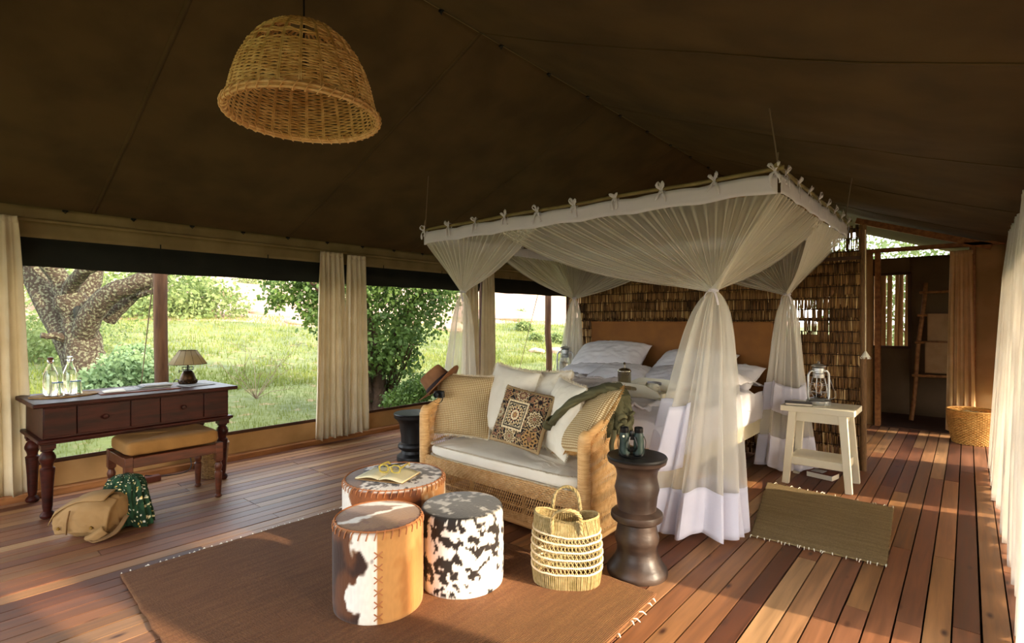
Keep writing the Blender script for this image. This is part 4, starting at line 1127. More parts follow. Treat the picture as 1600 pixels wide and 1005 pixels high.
def column(K, base, w, dpt, seed, hem=.26, n=150, spread=1.0, ang=0, mid=None):
    K = Vector(K); base = Vector(base)
    def f(u, v):
        a = 2*PI*u
        rr = .08+.92*(.27*(1-math.exp(-v*14))+.73*v**1.15)
        pl = 1+(.22-.06*v)*sin(a*9+seed+nz(u*6, seed)*2)+.10*sin(a*17+seed*2+3*v)
        x = w*rr*pl*cos(a); y = dpt*rr*pl*sin(a)
        if v < .02: x *= .8; y *= .8
        c = K.lerp(base, v)
        q = Vector((x*cos(ang)-y*sin(ang), x*sin(ang)+y*cos(ang), 0))
        zb = base.z+.02*sin(a*3+seed)+.015*sin(a*7)
        return Vector((c.x, c.y, K.z+(zb-K.z)*v))+q
    H = K.z-base.z; vs = 1-hem/H
    MB().grid(n, 26, lambda u, v: f(u, v*(vs+.012)), cu=True).build('net_drape', M['net'], net)
    MB().grid(n, 10, lambda u, v: f(u, vs+(1-vs)*v), cu=True).build('hem_border', M['hem'], net, solid=.002)
    if mid:
        u0, u1, za, zb_ = mid
        va, vb = (K.z-za)/H, (K.z-zb_)/H
        MB().grid(50, 12, lambda u, v: (lambda p, c: c+(p-c)*1.05+Vector((0, 0, .02*sin(u*7)+.05*u*v)))(f(u0+(u1-u0)*u, va+(vb-va)*v), K.lerp(base, va+(vb-va)*v)*1.0) if False else f(u0+(u1-u0)*u, va+(vb-va)*v)+Vector(((f(u0+(u1-u0)*u, va).x-K.x)*.06, (f(u0+(u1-u0)*u, va).y-K.y)*.06-.008, .02*sin(u*7)))).build('cotton_border', M['hem'], net, solid=.002, ang=80)
    # tie round the gather
    mb = MB().lathe([(.026,-.010),(.031,-.004),(.031,.004),(.026,.010)], 20, K, cap=False)
    for q in (-1, 1):
        mb.tube(spline([K+Vector((.0,-.03,0)), K+Vector((q*.03,-.05,-.02)), K+Vector((q*.045,-.045,-.09))], 8), [.007,.006,.009,.009,.009,.008,.008,.007], 6, flat=.3)
    mb.build('gather_tie', M['hem'], net)
column(KN['fr'], NL((-1.27, 3.13, .04)), .29, .20, .3, ang=rad(35), mid=(.47, .66, .80, .42))
column(KN['fl'], NL((-3.46, 3.22, .04)), .20, .18, 1.4)
column(KN['bl'], NL((-3.48, 5.00, .04)), .20, .16, 2.1)
column(KN['br'], NL((-1.19, 4.98, .04)), .21, .14, 3.3, ang=rad(30), mid=(.50, .95, .74, .50))
# side borders of the net showing as white cotton panels part way down
def flag_panel(c, w, h, seed, yaw):
    ca, sa = cos(yaw), sin(yaw)
    def f(u, v):
        x = (u-.5)*w*(1-.25*v); y = .018*sin(u*9+seed)+.01*sin(v*5)
        return Vector((c[0]+x*ca-y*sa, c[1]+x*sa+y*ca, c[2]-h*v+.03*u*v))-nl
    MB().grid(30, 18, f).build('cotton_border', M['hem'], net, solid=.002)
# ================================================================== woven cane sofa
SX, SYc = -2.31, 2.78
sofa = thing('cane_sofa', 'honey coloured woven cane sofa with curved arms at the bed foot', 'sofa', (SX, SYc, 0))
HW, HD = .69, .30
top_pts = [(HW,-HD,.63),(HW+.01,-.18,.675),(HW,.0,.73),(HW-.02,.16,.765),(HW-.12,HD-.03,.785),(HW-.3,HD,.80),(0,HD+.01,.81)]
top_pts = top_pts+[(-x,y,z) for x,y,z in top_pts[-2::-1]]
bot_pts = [(HW-.02,-HD,.05),(HW+.01,-.18,.05),(HW+.01,.0,.05),(HW,.15,.05),(HW-.12,HD-.02,.05),(HW-.3,HD,.05),(0,HD,.05)]
bot_pts = bot_pts+[(-x,y,z) for x,y,z in bot_pts[-2::-1]]
NT = 241
T = spline(top_pts, NT); B = spline(bot_pts, NT)
MB().tube(T, .024, 10).build('top_rail', M['rattan_wrap'], sofa)
MB().tube([p+Vector((0,0,-.005)) for p in B], .018, 8).build('base_rail', M['rattan_wrap'], sofa)
for sx in (-1, 1):
    MB().tube(spline([(sx*(HW-.015),-HD,0),(sx*HW,-HD,.3),(sx*HW,-HD,.60),(sx*HW,-HD+.03,.645)], 24), .036, 14).build('front_post', M['rattan_wrap'], sofa)
    mb = MB()
    for z in np.arange(.05, .62, .0125): mb.lathe([(.0362,-.005),(.0385,0),(.0362,.005)], 14, (sx*HW-sx*.015*max(0,1-z/.3), -HD, z), cap=False)
    mb.build('post_wrapping', M['rattan_wrap'], sofa)
    MB().tube([(sx*(HW-.05), HD-.06, 0), (sx*(HW-.05), HD-.06, .5)], .022, 10).build('rear_leg', M['rattan_wrap'], sofa)
def shell(i0, i1, nm):
    # upright strands
    mb = MB()
    for i in range(i0, i1):
        t = i/1.0; k = int(t); fr = t-k
        tp = T[k].lerp(T[min(k+1, NT-1)], fr); bt = B[k].lerp(B[min(k+1, NT-1)], fr)
        sh = .012*(-1 if i % 2 else 1)
        d = (T[min(k+1, NT-1)]-T[max(k-1, 0)]).normalized()
        pts = []
        for j in range(7):
            v = j/6
            bul = .02*sin(PI*v)
            p = bt.lerp(tp, v); n = Vector((d.y, -d.x, 0))
            pts.append(p+n*bul+d*sh*(1 if j % 2 else -1)*.55)
        mb.tube(pts, .0033, 4, cap=False)
    mb.build(nm+'_strands', M['rattan'], sofa)
    mb = MB()
    for v, w in ((.05,3),(.17,2),(.29,2),(.41,2),(.53,2),(.65,3),(.78,4),(.90,4)):
        for q in range(w):
            vv = v+q*.012
            pts = []
            for k in range(i0, i1+1):
                p = B[k].lerp(T[k], vv); d = (T[min(k+1, NT-1)]-T[max(k-1, 0)]).normalized(); n = Vector((d.y, -d.x, 0))
                pts.append(p+n*(.02*sin(PI*vv)+.006*(-1 if (k+q) % 2 else 1)))
            mb.tube(pts, .0042, 4, cap=False)
    mb.build(nm+'_bands', M['rattan'], sofa)
shell(0, 62, 'right_arm'); shell(62, 178, 'back'); shell(178, NT-1, 'left_arm')
# seat frame: dense weave front band + open diamond skirt
mb = MB()
for k in range(9):
    z = .225+k*.0115
    mb.tube([(x, -HD-.012-.006*sin(PI*k/8)+.0035*(-1 if (i+k) % 2 else 1), z) for i, x in enumerate(np.linspace(-HW+.03, HW-.03, 90))], .0058, 5, cap=False)
mb.build('seat_band', M['rattan'], sofa)
mb = MB()
n = 74
for i in range(n):
    x0 = -HW+.04+(2*HW-.08)*i/(n-1)
    for s in (-1, 1):
        pts = []
        for j in range(7):
            x = x0+s*.035*(j-3)/3; pts.append((min(max(x, -HW+.02), HW-.02), -HD-.008-s*.003, .06+.165*j/6))
        mb.tube(pts, .0028, 4, cap=False)
mb.build('front_lattice', M['rattan'], sofa)
mb = MB()
for z in (.06,.071,.082,.093,.104,.147): mb.tube([(x, -HD-.010+.003*(-1 if i % 2 else 1), z) for i, x in enumerate(np.linspace(-HW+.03, HW-.03, 90))], .005, 4, cap=False)
mb.build('lattice_bands', M['rattan'], sofa)
MB().tube([(-HW+.02,-HD,.045),(HW-.02,-HD,.045)], .018, 8).build('front_stretcher', M['rattan_wrap'], sofa)
for x in (-.23, .23): MB().tube([(x,-HD+.03,.03),(x,-HD+.03,.3)], .014, 8).build('brace', M['rattan_wrap'], sofa)
MB().box((0, .0, .30), (2*HW-.06, 2*HD-.04, .02)).build('seat_deck', M['rattan'], sofa)
# seat cushion
sc = thing('seat_cushion', 'long cream seat cushion with frayed edges on the cane sofa', 'cushion', (SX, SYc-.02, .31))
def scush(u, v):
    a = 2*PI*u; b = PI*(v-.5); ca, sa, cb, sb = cos(a), sin(a), cos(b), sin(b)
    q = lambda x, e: math.copysign(abs(x)**e, x)
    x = (HW-.03)*q(ca, .22)*q(cb, .34); y = (HD+.005)*q(sa, .30)*q(cb, .34); z = .055+.055*q(sb, .5)
    if sb > 0: z += (.014*crump(x, y*1.3, 1, 4)+.012*nz(x*2.2, y*3, 6)-.012)*q(cb, 0)*1
    y -= .006*nz(x*4, z*20)
    return (x, y-.0, z)
MB().grid(180, 46, scush, cu=True).build('cushion_body', M['ecru'], sc, ang=80)
def ring_fringe(z, L, sd):
    mb = MB(); r = random.Random(sd); P = []
    q = lambda x, e: math.copysign(abs(x)**e, x)
    for i in range(420):
        a = 2*PI*i/420
        P.append(Vector(((HW-.03)*q(cos(a), .22), (HD+.005)*q(sin(a), .30)-.0, z+.003*nz(i*.2, sd))))
    for i in range(420):
        a, b = P[i], P[(i+1) % 420]; n = Vector((a.x/(HW), a.y/HD, 0)); n = Vector((n.x**3, n.y**3, 0)).normalized()
        l = L*r.uniform(.5, 1.2)
        mb.add([a-n*.004+Vector((0,0,.003)), b-n*.004+Vector((0,0,.003)), b+n*l+Vector((0,0,r.uniform(-.004,.002))), a+n*l+Vector((0,0,r.uniform(-.004,.002))), a-n*.004-Vector((0,0,.003)), b-n*.004-Vector((0,0,.003))], [(0,1,2,3),(5,4,3,2)])
    return mb
ring_fringe(.092, .010, 1).build('frayed_edge', M['fringe'], sc); ring_fringe(.016, .010, 2).build('frayed_edge', M['fringe'], sc)
# loose cushions
def cushion(lb, lc, yaw, tilt, roll, w, h, t, m, fm, seed, fl=.016, name='cushion', corner=.05):
    th = thing(name, lb, 'cushion', lc); place(th, lc, yaw, tilt, roll)
    pillow(w, h, t, 36, wr=.010 if m is M['ecru'] else .004, seed=seed, corner=corner).build('cushion_body', m, th, ang=80)
    fringe_strip(w, h, fl, corner, 80, int(seed*7)+1).build('frayed_edge', fm, th)
    return th
cushion('beige basket-weave cushion in the left corner of the sofa', (-2.86, 2.74, .655), 28, 76, -3, .44, .46, .17, M['check'], M['fringe'], 1.0)
cushion('large plain cream cushion left, leaning on the sofa back', (-2.55, 2.89, .70), -5, 72, -6, .48, .50, .16, M['ecru'], M['fringe'], 2.0, .022)
cushion('cream cushion at the back, half hidden behind the patterned one', (-2.30, 2.96, .70), 4, 74, 2, .46, .47, .14, M['ecru'], M['fringe'], 3.0, .022)
cushion('cream cushion on the right with a frayed edge, beside the olive jacket', (-2.00, 2.80, .66), -28, 74, -5, .40, .48, .15, M['ecru'], M['fringe'], 4.0, .022)
cushion('beige basket-weave cushion with tan fringe against the right arm', (-1.79, 2.77, .665), -40, 52, 14, .48, .46, .16, M['check'], M['gold_fringe'], 5.0, .03)
# patterned cushion: print computed per vertex
pc = thing('patterned_cushion', 'dark cushion with cream and rust floral medallion pattern', 'cushion'); place(pc, (-2.235, 2.68, .640), 12, 68, -9)
n = 150; w = h = .385; cols = []
DK, CRM, RU, GO, TN = [lin(c) for c in ('1d1718', 'd8c6a0', '8c6248', 'a98250', 'a98f68')]
def flower(x, y, cx, cy, r, pet, c1, c2, c3):
    dx, dy = x-cx, y-cy; d = math.hypot(dx, dy)/r; a = math.atan2(dy, dx)
    e = 1+.14*cos(pet*a)
    if d > e: return None
    if d > .84*e: return c1
    if d > .62*e: return DK if cos(pet*2*a) > -.1 else c2
    if d > .40: return c2 if cos(pet*a+1) > -.6 else DK
    if d > .28: return c1 if cos(8*a) > 0 else DK
    return c3
def pattern(x, y):
    ax, ay = x, y
    m = max(abs(x), abs(y))
    if m > .93: return TN
    cx, cy = -.16, .02
    dx, dy = x-cx, y-cy
    sx_, sy_ = abs(dx)/.42, abs(dy)/.50
    if max(sx_, sy_) < 1:
        k = max(sx_, sy_)
        if k > .86: return CRM if (int((dx+dy)*60) % 7) else TN
        if k > .80: return DK
        if k > .70: return CRM if (int(dx*45)+int(dy*45)) % 2 else DK
        d = math.hypot(dx/.30, dy/.35); a = math.atan2(dy, dx)
        if d > .98+.10*cos(8*a): return DK if (sin(dx*50)*sin(dy*50) < .35) else CRM
        if d > .80+.08*cos(8*a): return TN
        if d > .66: return DK if cos(16*a) > 0 else CRM
        if d > .50: return RU if cos(8*a) > -.3 else DK
        if d > .30+.05*cos(8*a): return CRM
        return RU if d > .14 else GO
    for f in ((.60, .05, .24, 10, CRM, TN, RU), (-.12, .76, .20, 10, CRM, RU, TN), (-.16, -.72, .21, 10, CRM, TN, RU), (.60, .66, .27, 6, RU, TN, DK), (.60, -.62, .27, 6, GO, GO, RU), (-.80, .68, .22, 6, GO, RU, RU), (-.80, -.66, .22, 6, TN, RU, DK), (-.82, 0, .18, 8, TN, CRM, RU)):
        c = flower(x, y, *f)
        if c is not None: return c
    v = noise.noise(Vector((x*9, y*9, 2)))
    if abs(v) < .10: return TN
    if v > .30: return RU
    return DK
mb = pillow(w, h, .12, n, .003, 6, .04)
for j in range(n):
    for i in range(n): cols.append(pattern(2*i/(n-1)-1, 2*j/(n-1)-1))
cols += [TN]*(n*n)
o = mb.build('cushion_body', M['attr_cloth'], pc, ang=80); set_col(o, cols)
fringe_strip(w, h, .006, .04, 60, 9).build('edging', M['tray_mat'], pc)

# ---- fedora on the left arm
hat = thing('fedora_hat', 'brown felt fedora with dark band perched on the left sofa arm', 'hat', rot=Euler((rad(8), rad(-42), rad(18))))
hat.location = (-3.035, 2.66, .80); hat.scale = (1.2, 1.2, 1.2)
def brim(u, v):
    a = 2*PI*u; r = .085+.065*v
    return (r*1.12*cos(a), r*.95*sin(a), .012*v*cos(2*a)+.006*v)
MB().grid(60, 8, brim, cu=True).build('brim', M['felt'], hat, solid=.004)
def crown(u, v):
    a = 2*PI*u; t = min(v/.62, 1); z = .105*t; r = .088-.016*t
    if v > .62: k = (v-.62)/.38; r = .072*(1-k); z = .105+.010*sin(PI*k)-.040*k
    pin = 1-.16*t*max(0, cos(a))**6*0
    y = r*.92*sin(a); x = r*1.12*cos(a)
    if t > .5: y *= 1-.22*(t-.5)*2*max(0, cos(a))**2
    return (x, y, z)
MB().grid(60, 26, crown, cu=True).build('crown', M['felt'], hat, solid=.003)
MB().grid(60, 3, lambda u, v: ((.0905-.004*v)*1.12*cos(2*PI*u), (.0905-.004*v)*.93*sin(2*PI*u), .002+.026*v), cu=True).build('hat_band', M['hatband'], hat, solid=.002)
# ---- small black camera body tucked beneath the hat
cm = thing('camera', 'small black camera hanging under the hat by its strap', 'camera', (-2.90, 2.535, .755), rad(15))
MB().box((0,0,0), (.075,.035,.05)).build('body', M['black_plastic'], cm, bevel=.006)
MB().lathe([(.022,0),(.022,.03),(.018,.032),(.018,.02),(.001,.02)], 20, m=Matrix.Translation((0,-.017,0)) @ Matrix.Rotation(PI/2, 4, 'X')).build('lens', M['black_plastic'], cm)
MB().tube(spline([(-.036,0,.02),(-.05,-.01,-.02),(-.02,-.02,-.06),(.03,-.02,-.05),(.04,0,.02)], 16), .004, 6, flat=.4).build('strap', M['black_plastic'], cm)

# ---- olive jacket over the right arm and cushion
jk = thing('olive_jacket', 'crumpled olive green jacket thrown over the right-hand sofa corner', 'jacket', (-1.66, 2.80, 0))
jl = jk.location
sl = [(-.34,-.10,.64),(-.27,-.09,.72),(-.18,-.06,.80),(-.09,.0,.85),(-.02,.04,.875),(.04,.09,.87)]
def sleeve(u, v):
    P = spline(sl, 40); i = min(int(v*39), 39); p = P[i]; t = (P[min(i+1, 39)]-P[max(i-1, 0)]).normalized()
    a = Vector((0,0,1)).cross(t).normalized(); b = t.cross(a)
    q = 2*PI*u; r = .044+.022*v+.012*(crump(u*3, v*4, 1, 6)-.4)+.006*sin(v*30+4*sin(q))+.006*nz(u*6, v*9)
    return p+a*r*1.25*cos(q)+b*r*.48*sin(q)
MB().grid(40, 40, sleeve, cu=True).build('sleeve', M['olive'], jk, solid=.004, ang=80)
cf_ = MB().grid(40, 3, lambda u, v: (lambda p0, p1: Vector((-.345+.0, -.10, .638))+Vector((-.012, -.004, -.016))*(v*2-1)+Vector((.012*cos(2*PI*u), .066*cos(2*PI*u+.2), .034*sin(2*PI*u))))(0, 0), cu=True)
cf_.build('cuff', M['olive'], jk, solid=.005)
body = csurf([[(-.04,-.02,.82),(-.01,.02,.89),(.03,.07,.895),(.07,.14,.85)], [(.00,-.08,.74),(.04,-.03,.83),(.075,.03,.83),(.11,.11,.76)], [(.035,-.11,.65),(.075,-.06,.74),(.11,.0,.74),(.13,.09,.66)], [(.05,-.12,.58),(.08,-.09,.62),(.11,-.05,.62),(.12,.05,.57)]], 40, 40)
def bodyf(u, v):
    p = body(u, v); return p+Vector((1, -.6, .2))*(.030*crump(u*2.4, v*2.4, 1, 3)-.015+.010*sin(u*22+3*v))
MB().grid(40, 40, bodyf).build('jacket_body', M['olive'], jk, solid=.006, ang=80)
ruf = MB()
for k in range(7):
    c0 = Vector((.125+.02*cos(k*2.4), -.02+.045*sin(k*1.7), .70+.028*sin(k*2.9)))
    ruf.tube([c0+Vector((.022*cos(q*.9+k)*(1+.3*sin(k)), .03*sin(q*.9), .024*sin(q*.9+k*1.3))) for q in range(8)], [.012+.004*sin(q+k) for q in range(8)], 8, closed=True, flat=.6)
ruf.build('bunched_collar', M['olive'], jk, ang=80)
st = csurf([[(.10,-.12,.66),(.115,-.125,.66),(.13,-.12,.66)], [(.10,-.14,.58),(.115,-.145,.58),(.13,-.14,.58)], [(.105,-.15,.50),(.12,-.155,.50),(.135,-.15,.50)]], 8, 14)
MB().grid(8, 14, lambda u, v: st(u, v)+Vector((.004*sin(v*9), 0, 0))).build('hanging_sleeve', M['olive'], jk, solid=.006)
# ================================================================== cowhide poufs
def hide_cols(kind, v):
    out = []
    for p in v:
        x, y, z = p; a = math.atan2(y, x)
        n1 = fbm(x*6.5, y*6.5, z*5+7); n2 = fbm(x*22, y*22, z*20+3, 4); n3 = noise.noise(Vector((x*90, y*90, z*40)))
        top = math.hypot(x, y) < kind['r']*.965 and z > kind['h']*.9
        c = kind['fn'](x, y, z, a, n1, n2, n3, top)
        s = 1+.10*n3
        out.append([min(1, q*s) for q in lin(c)])
    return out
def mixc(c1, c2, t):
    t = max(0, min(1, t))
    a = [int(c1[i:i+2], 16) for i in (0,2,4)]; b = [int(c2[i:i+2], 16) for i in (0,2,4)]
    return '%02x%02x%02x' % tuple(int(p+(q-p)*t) for p, q in zip(a, b))
def step(x, e, w=.04): return max(0, min(1, (x-e)/w+.5))
def pouf(lb, lc, r, h, fn, rot=0, lacing=True, seamang=None):
    t = thing('cowhide_pouf', lb, 'pouf', lc, rot, 'round cowhide poufs on the brown rug')
    mb = MB(); n = 220
    prof = [(.001,0),(r*.9,0.0),(r*.985,.012),(r*.995,.03)]+[(r*(1+.008*sin(PI*i/40)), .03+(h-.06)*i/40) for i in range(1, 40)]+[(r*.995,h-.03),(r*.985,h-.014),(r*.955,h-.003)]+[(r*.94*(1-i/24)+.0005, h+.010*sin(PI/2*i/24)) for i in range(0, 25)]
    for i, (rr, z) in enumerate(prof):
        for k in range(n):
            q = 2*PI*k/n
            b = 1+.006*nz(cos(q)*3, sin(q)*3, z*8)
            mb.v.append((rr*b*cos(q), rr*b*sin(q), z))
    for i in range(len(prof)-1):
        for k in range(n):
            l = (k+1) % n; mb.f.append((i*n+k, i*n+l, (i+1)*n+l, (i+1)*n+k))
    cols = hide_cols({'r': r, 'h': h, 'fn': fn}, mb.v)
    o = mb.build('hide_cover', M['hide'], t, ang=60); set_col(o, cols)
    if lacing:
        mb = MB()
        m_ = int(2*PI*r/.034)
        for k in range(m_):
            q = 2*PI*k/m_; d = .012/r
            mb.tube([(r*1.006*cos(q), r*1.006*sin(q), h-.034), (r*1.006*cos(q+d*.5), r*1.006*sin(q+d*.5), h-.012), (r*.945*cos(q+d), r*.945*sin(q+d), h+.004)], .0028, 5)
        mb.tube([(r*.965*cos(2*PI*k/80), r*.965*sin(2*PI*k/80), h+.0005) for k in range(80)], .0035, 5, closed=True)
        mb.build('rim_lacing', M['lacing'], t)
    if seamang is not None:
        mb = MB(); z = .05
        while z < h-.05:
            for s in (-1, 1):
                d = .017/r
                mb.tube([(r*1.014*cos(seamang-s*d), r*1.014*sin(seamang-s*d), z-.014), (r*1.02*cos(seamang), r*1.02*sin(seamang), z), (r*1.014*cos(seamang+s*d), r*1.014*sin(seamang+s*d), z+.014)], .0028, 5)
            z += .052
        mb.build('cross_stitching', M['lacing'], t)
    return t
# directions on the pouf side: angle of the side facing the lens
def face_ang(lc): return math.atan2(-lc[1], -lc[0])
def wrap(a): return (a+PI) % (2*PI)-PI
A_ = (-2.03, 1.41, 0); fa = face_ang(A_)
def fnA(x, y, z, a, n1, n2, n3, top):
    w = wrap(a-fa)        # positive = to the right of the picture (counterclockwise from above)
    if top:
        # picture axes on the top: r right, f away
        ri = (x*cos(fa+PI/2)+y*sin(fa+PI/2))/.2; f = -(x*cos(fa)+y*sin(fa))/.2
        band = abs(f-.05-.5*ri+.16*n1*3)-.18-.10*n2
        band2 = abs(f-.72+.25*ri+.2*n1)-.12
        t = max(1-step(band, 0, .10), 1-step(band2, 0, .1))
        base = '7a4a24' if n1 > -.1 else '8d6236'
        return mixc(base, 'efe9e0', t)
    e = -.12+.30*n1+.09*n2
    white = step(w, -.34+.45*(n1)+.20*max(0, .14-z)*(-8)*.5, .05)*(1-step(w, -.03, .012))
    dark = mixc('5c3316', '31180c', step(n1+w*.3, -.25, .35))
    if w > -.03: return mixc('a8713a', 'bd8a50', step(n1, .05, .3))
    return mixc(dark, 'ece4d8', white)
pouf('tall brown cowhide pouf with a white stripe and cross-stitched seam, nearest the lens', A_, .20, .405, fnA, 0, True, fa-.03+.02)
B_ = (-1.89, 1.80, 0); fb = face_ang(B_)
def fnB(x, y, z, a, n1, n2, n3, top):
    w = wrap(a-fb)
    if top:
        t = step(n2*.8+n1*.5+n3*.18, .20, .22); return mixc('17130f', 'b9b4ad', t*.8)
    bias = .10+.55*(z-.20)-.25*max(0, w-.5)
    s = n1*.25+n2*.9+n3*.16
    t = step(s, bias-.12, .07)
    br = '1c120e' if n2 < .2 else '3a2017'
    return mixc(br, 'eee9e2', t)
pouf('black and white speckled cowhide pouf beside the sofa front', B_, .203, .385, fnB, 0, False)
C_ = (-2.52, 1.86, 0); fc = face_ang(C_)
def fnC(x, y, z, a, n1, n2, n3, top):
    w = wrap(a-fc)
    if top:
        ri = (x*cos(fc+PI/2)+y*sin(fc+PI/2))/.29; f = -(x*cos(fc)+y*sin(fc))/.29
        if ri < -.62: return '6b4226'
        s = n2*.9+n1*.35+n3*.1
        return mixc('2e1811', 'e6e0da', step(s, -.03+.14*f-.16*ri*0, .09))
    if w > .5: return mixc('dccdb8', 'b07a46', step(n1+n2*.3, .15, .2))
    if w < -.9: return mixc('8a4e22', 'e9dfd2', step(n1+.2*n2, .02, .12))
    return mixc('8c4c1e', '5d2f14', step(n1*.8+n2*.3, .05, .3))
pouf('widest low cowhide pouf, rust sided with a speckled top carrying an open notebook', C_, .29, .39, fnC, 0, True)
# ---- notebook + yellow glasses
nb = thing('open_notebook', 'open blank notebook lying on the widest cowhide pouf', 'notebook', (-2.50, 1.80, .406), rad(24))
def page(s):
    return lambda u, v: (s*(.003+.145*u), -.105+.21*v, .004+.014*sin(PI*min(1, u*1.15))*(1-u*.5)+.004*(1-u))
for s in (-1, 1):
    MB().grid(18, 6, page(s)).build('page', M['paper_yellow'], nb, solid=.006)
MB().box((0,0,-.001), (.30,.215,.004)).build('cover', M['pack'], nb, bevel=.001)
gl = thing('yellow_glasses', 'pale yellow framed glasses lying on the open notebook', 'glasses', (-2.485, 1.80, .424), rad(30))
for s in (-1, 1):
    pts = [(s*.036+.026*math.copysign(abs(cos(q))**.7, cos(q)), -.0+.0, .024+.021*math.copysign(abs(sin(q))**.7, sin(q))) for q in np.linspace(0, 2*PI, 24, endpoint=False)]
    MB().tube(pts, .0042, 6, closed=True).build('lens_rim', M['yellow_glass'], gl)
    MB().tube([(s*.066,0,.032),(s*.070,.05,.034),(s*.066,.12,.028),(s*.060,.145,.010)], [.0045,.0035,.0035,.0045], 6, flat=1.6).build('temple_arm', M['yellow_glass'], gl)
MB().tube([(-.012,0,.030),(0,-.003,.034),(.012,0,.030)], .004, 6).build('bridge', M['yellow_glass'], gl)
pn = MB().tube([(0,0,0),(.0,.125,0),(0,.14,0)], [.0045,.0045,.001], 8).build('pen', M['black_plastic'], None, loc=(-2.60, 1.84, .434)); pn.rotation_euler = (0, 0, rad(-20)); tag(pn, 'dark pen lying on the left page of the notebook', 'pen')

# ================================================================== rugs
def rug(name, lb, x0, x1, y0, y1, m, corners=None, seed=0, thick=.010, fr=None):
    t = thing(name, lb, 'rug', ((x0+x1)/2, (y0+y1)/2, 0))
    cx, cy = t.location.x, t.location.y
    c = corners or ((x0,y0),(x1,y0),(x1,y1),(x0,y1))
    def P(u, v):
        a = Vector((*c[0], 0)).lerp(Vector((*c[1], 0)), u); b = Vector((*c[3], 0)).lerp(Vector((*c[2], 0)), u)
        p = a.lerp(b, v); e = min(u, v, 1-u, 1-v)
        wob = .008 if e < .02 else 0
        return Vector((p.x-cx+wob*nz(v*25, u*25, seed), p.y-cy+wob*nz(v*22, u*22, seed+4), .002+thick+.003*nz(u*5, v*5, seed)+.003*max(0, nz(u*2, v*2, seed))))
    nu, nv = 120, 120
    MB().grid(nu, nv, P).build('woven_field', m, t, solid=thick)
    return t, P
ra, PA = rug('coir_rug', 'large reddish brown coir rug under the poufs', -3.22, -1.07, .60, 2.27, M['rug_brown'], ((-3.20,.70),(-1.02,.62),(-1.09,2.31),(-3.22,2.22)) if False else ((-3.22,.70),(-1.02,.60),(-1.10,2.30),(-3.22,2.20)), 1)
# knotted fringes along the two short ends
def knots(t, P, side, n, sd, w=.0025, L=.03):
    mb = MB(); r = random.Random(sd)
    for i in range(n):
        s = (i+r.uniform(.1,.9))/n
        if r.random() < .35: continue
        if side == 'l': p = P(0, s); d = Vector((-1, r.uniform(-.5,.5), 0))
        elif side == 'r': p = P(1, s); d = Vector((1, r.uniform(-.5,.5), 0))
        elif side == 'f': p = P(s, 0); d = Vector((r.uniform(-.5,.5), -1, 0))
        else: p = P(s, 1); d = Vector((r.uniform(-.5,.5), 1, 0))
        p.z = .010; l = L*r.uniform(.5, 1.2)
        mb.tube([p-d*.008, p+d*l*.5+Vector((0,0,.006)), p+d*l+Vector((0,0,-.005))], [w, w*1.5, w*.8], 5)
    mb.build('fringe', M['beads'], t)
knots(ra, PA, 'l', 52, 1); knots(ra, PA, 'r', 46, 2)
# back rug right of the bed
p1, p2, p3, p4 = (-.98, 3.30), (-.32, 3.36), (-.38, 4.42), (-1.20, 4.46)
rb, PB = rug('sisal_mat', 'greenish tan woven mat on the deck right of the bed', -1.2, -.3, 3.3, 4.45, M['rug_green'], (p1, p2, p3, p4), 5, .006)
knots(rb, PB, 'f', 34, 3, .002, .022); knots(rb, PB, 'b', 30, 4, .002, .028)

# ================================================================== straw tote
bag = thing('straw_tote', 'open-weave straw tote with white cord stripes and loop handles', 'basket', (-1.50, 2.14, .012), rad(35))
def bagr(q, z):
    """outline radius of the tote at angle q and height z (metres)"""
    t = z/.315
    ex = .150+.030*sin(PI*min(1, t*.9+.15))*.6+.006*t
    ey = .118+.012*sin(PI*t)-.030*t**2
    r = ((abs(cos(q))/ex)**2.6+(abs(sin(q))/ey)**2.6)**(-1/2.6)
    return r*(1+.02*nz(cos(q)*2, sin(q)*2, z*6))
def rimz(q, z): return z+.012*(z/.315)*cos(2*q)-.010*(z/.315)*sin(q+.6)
def ring(mb, z, r, amp=0, freq=0, n=110, off=0, k=4):
    pts = []
    for i in range(n):
        q = 2*PI*i/n; rr = bagr(q, z)+off+amp*(-1 if i % 2 else 1); pts.append((rr*cos(q), rr*sin(q), rimz(q, z)+.004*nz(cos(q)*3, sin(q)*3, z*9)))
    mb.tube(pts, r, k, closed=True)
mb = MB(); z = .006
while z < .075: ring(mb, z, .0038, .0022); z += .0062
mb.build('lower_weave', M['seagrass'], bag)
mb = MB(); z = .252
while z < .315: ring(mb, z, .0038, .0022); z += .0062
mb.build('upper_weave', M['seagrass'], bag)
mb = MB()
stripes = [.078, .113, .148, .183, .218, .250]
for z in stripes: ring(mb, z, .0055, .0008, off=.003)
mb.build('white_cord', M['rope_white'], bag)
mb = MB()
for a, b in zip(stripes[:-1], stripes[1:]):
    n = 44
    for i in range(n):
        for s in (-1, 1):
            q0 = 2*PI*i/n; q1 = q0+s*2*PI/n*.5
            mb.tube([(bagr(q0, a)*cos(q0), bagr(q0, a)*sin(q0), rimz(q0, a)), (bagr(q1, (a+b)/2)*1.008*cos(q1), bagr(q1, (a+b)/2)*1.008*sin(q1), rimz(q1, (a+b)/2)), (bagr(q0, b)*cos(q0), bagr(q0, b)*sin(q0), rimz(q0, b))], .0026, 4)
mb.build('open_lattice', M['seagrass'], bag)
mb = MB()
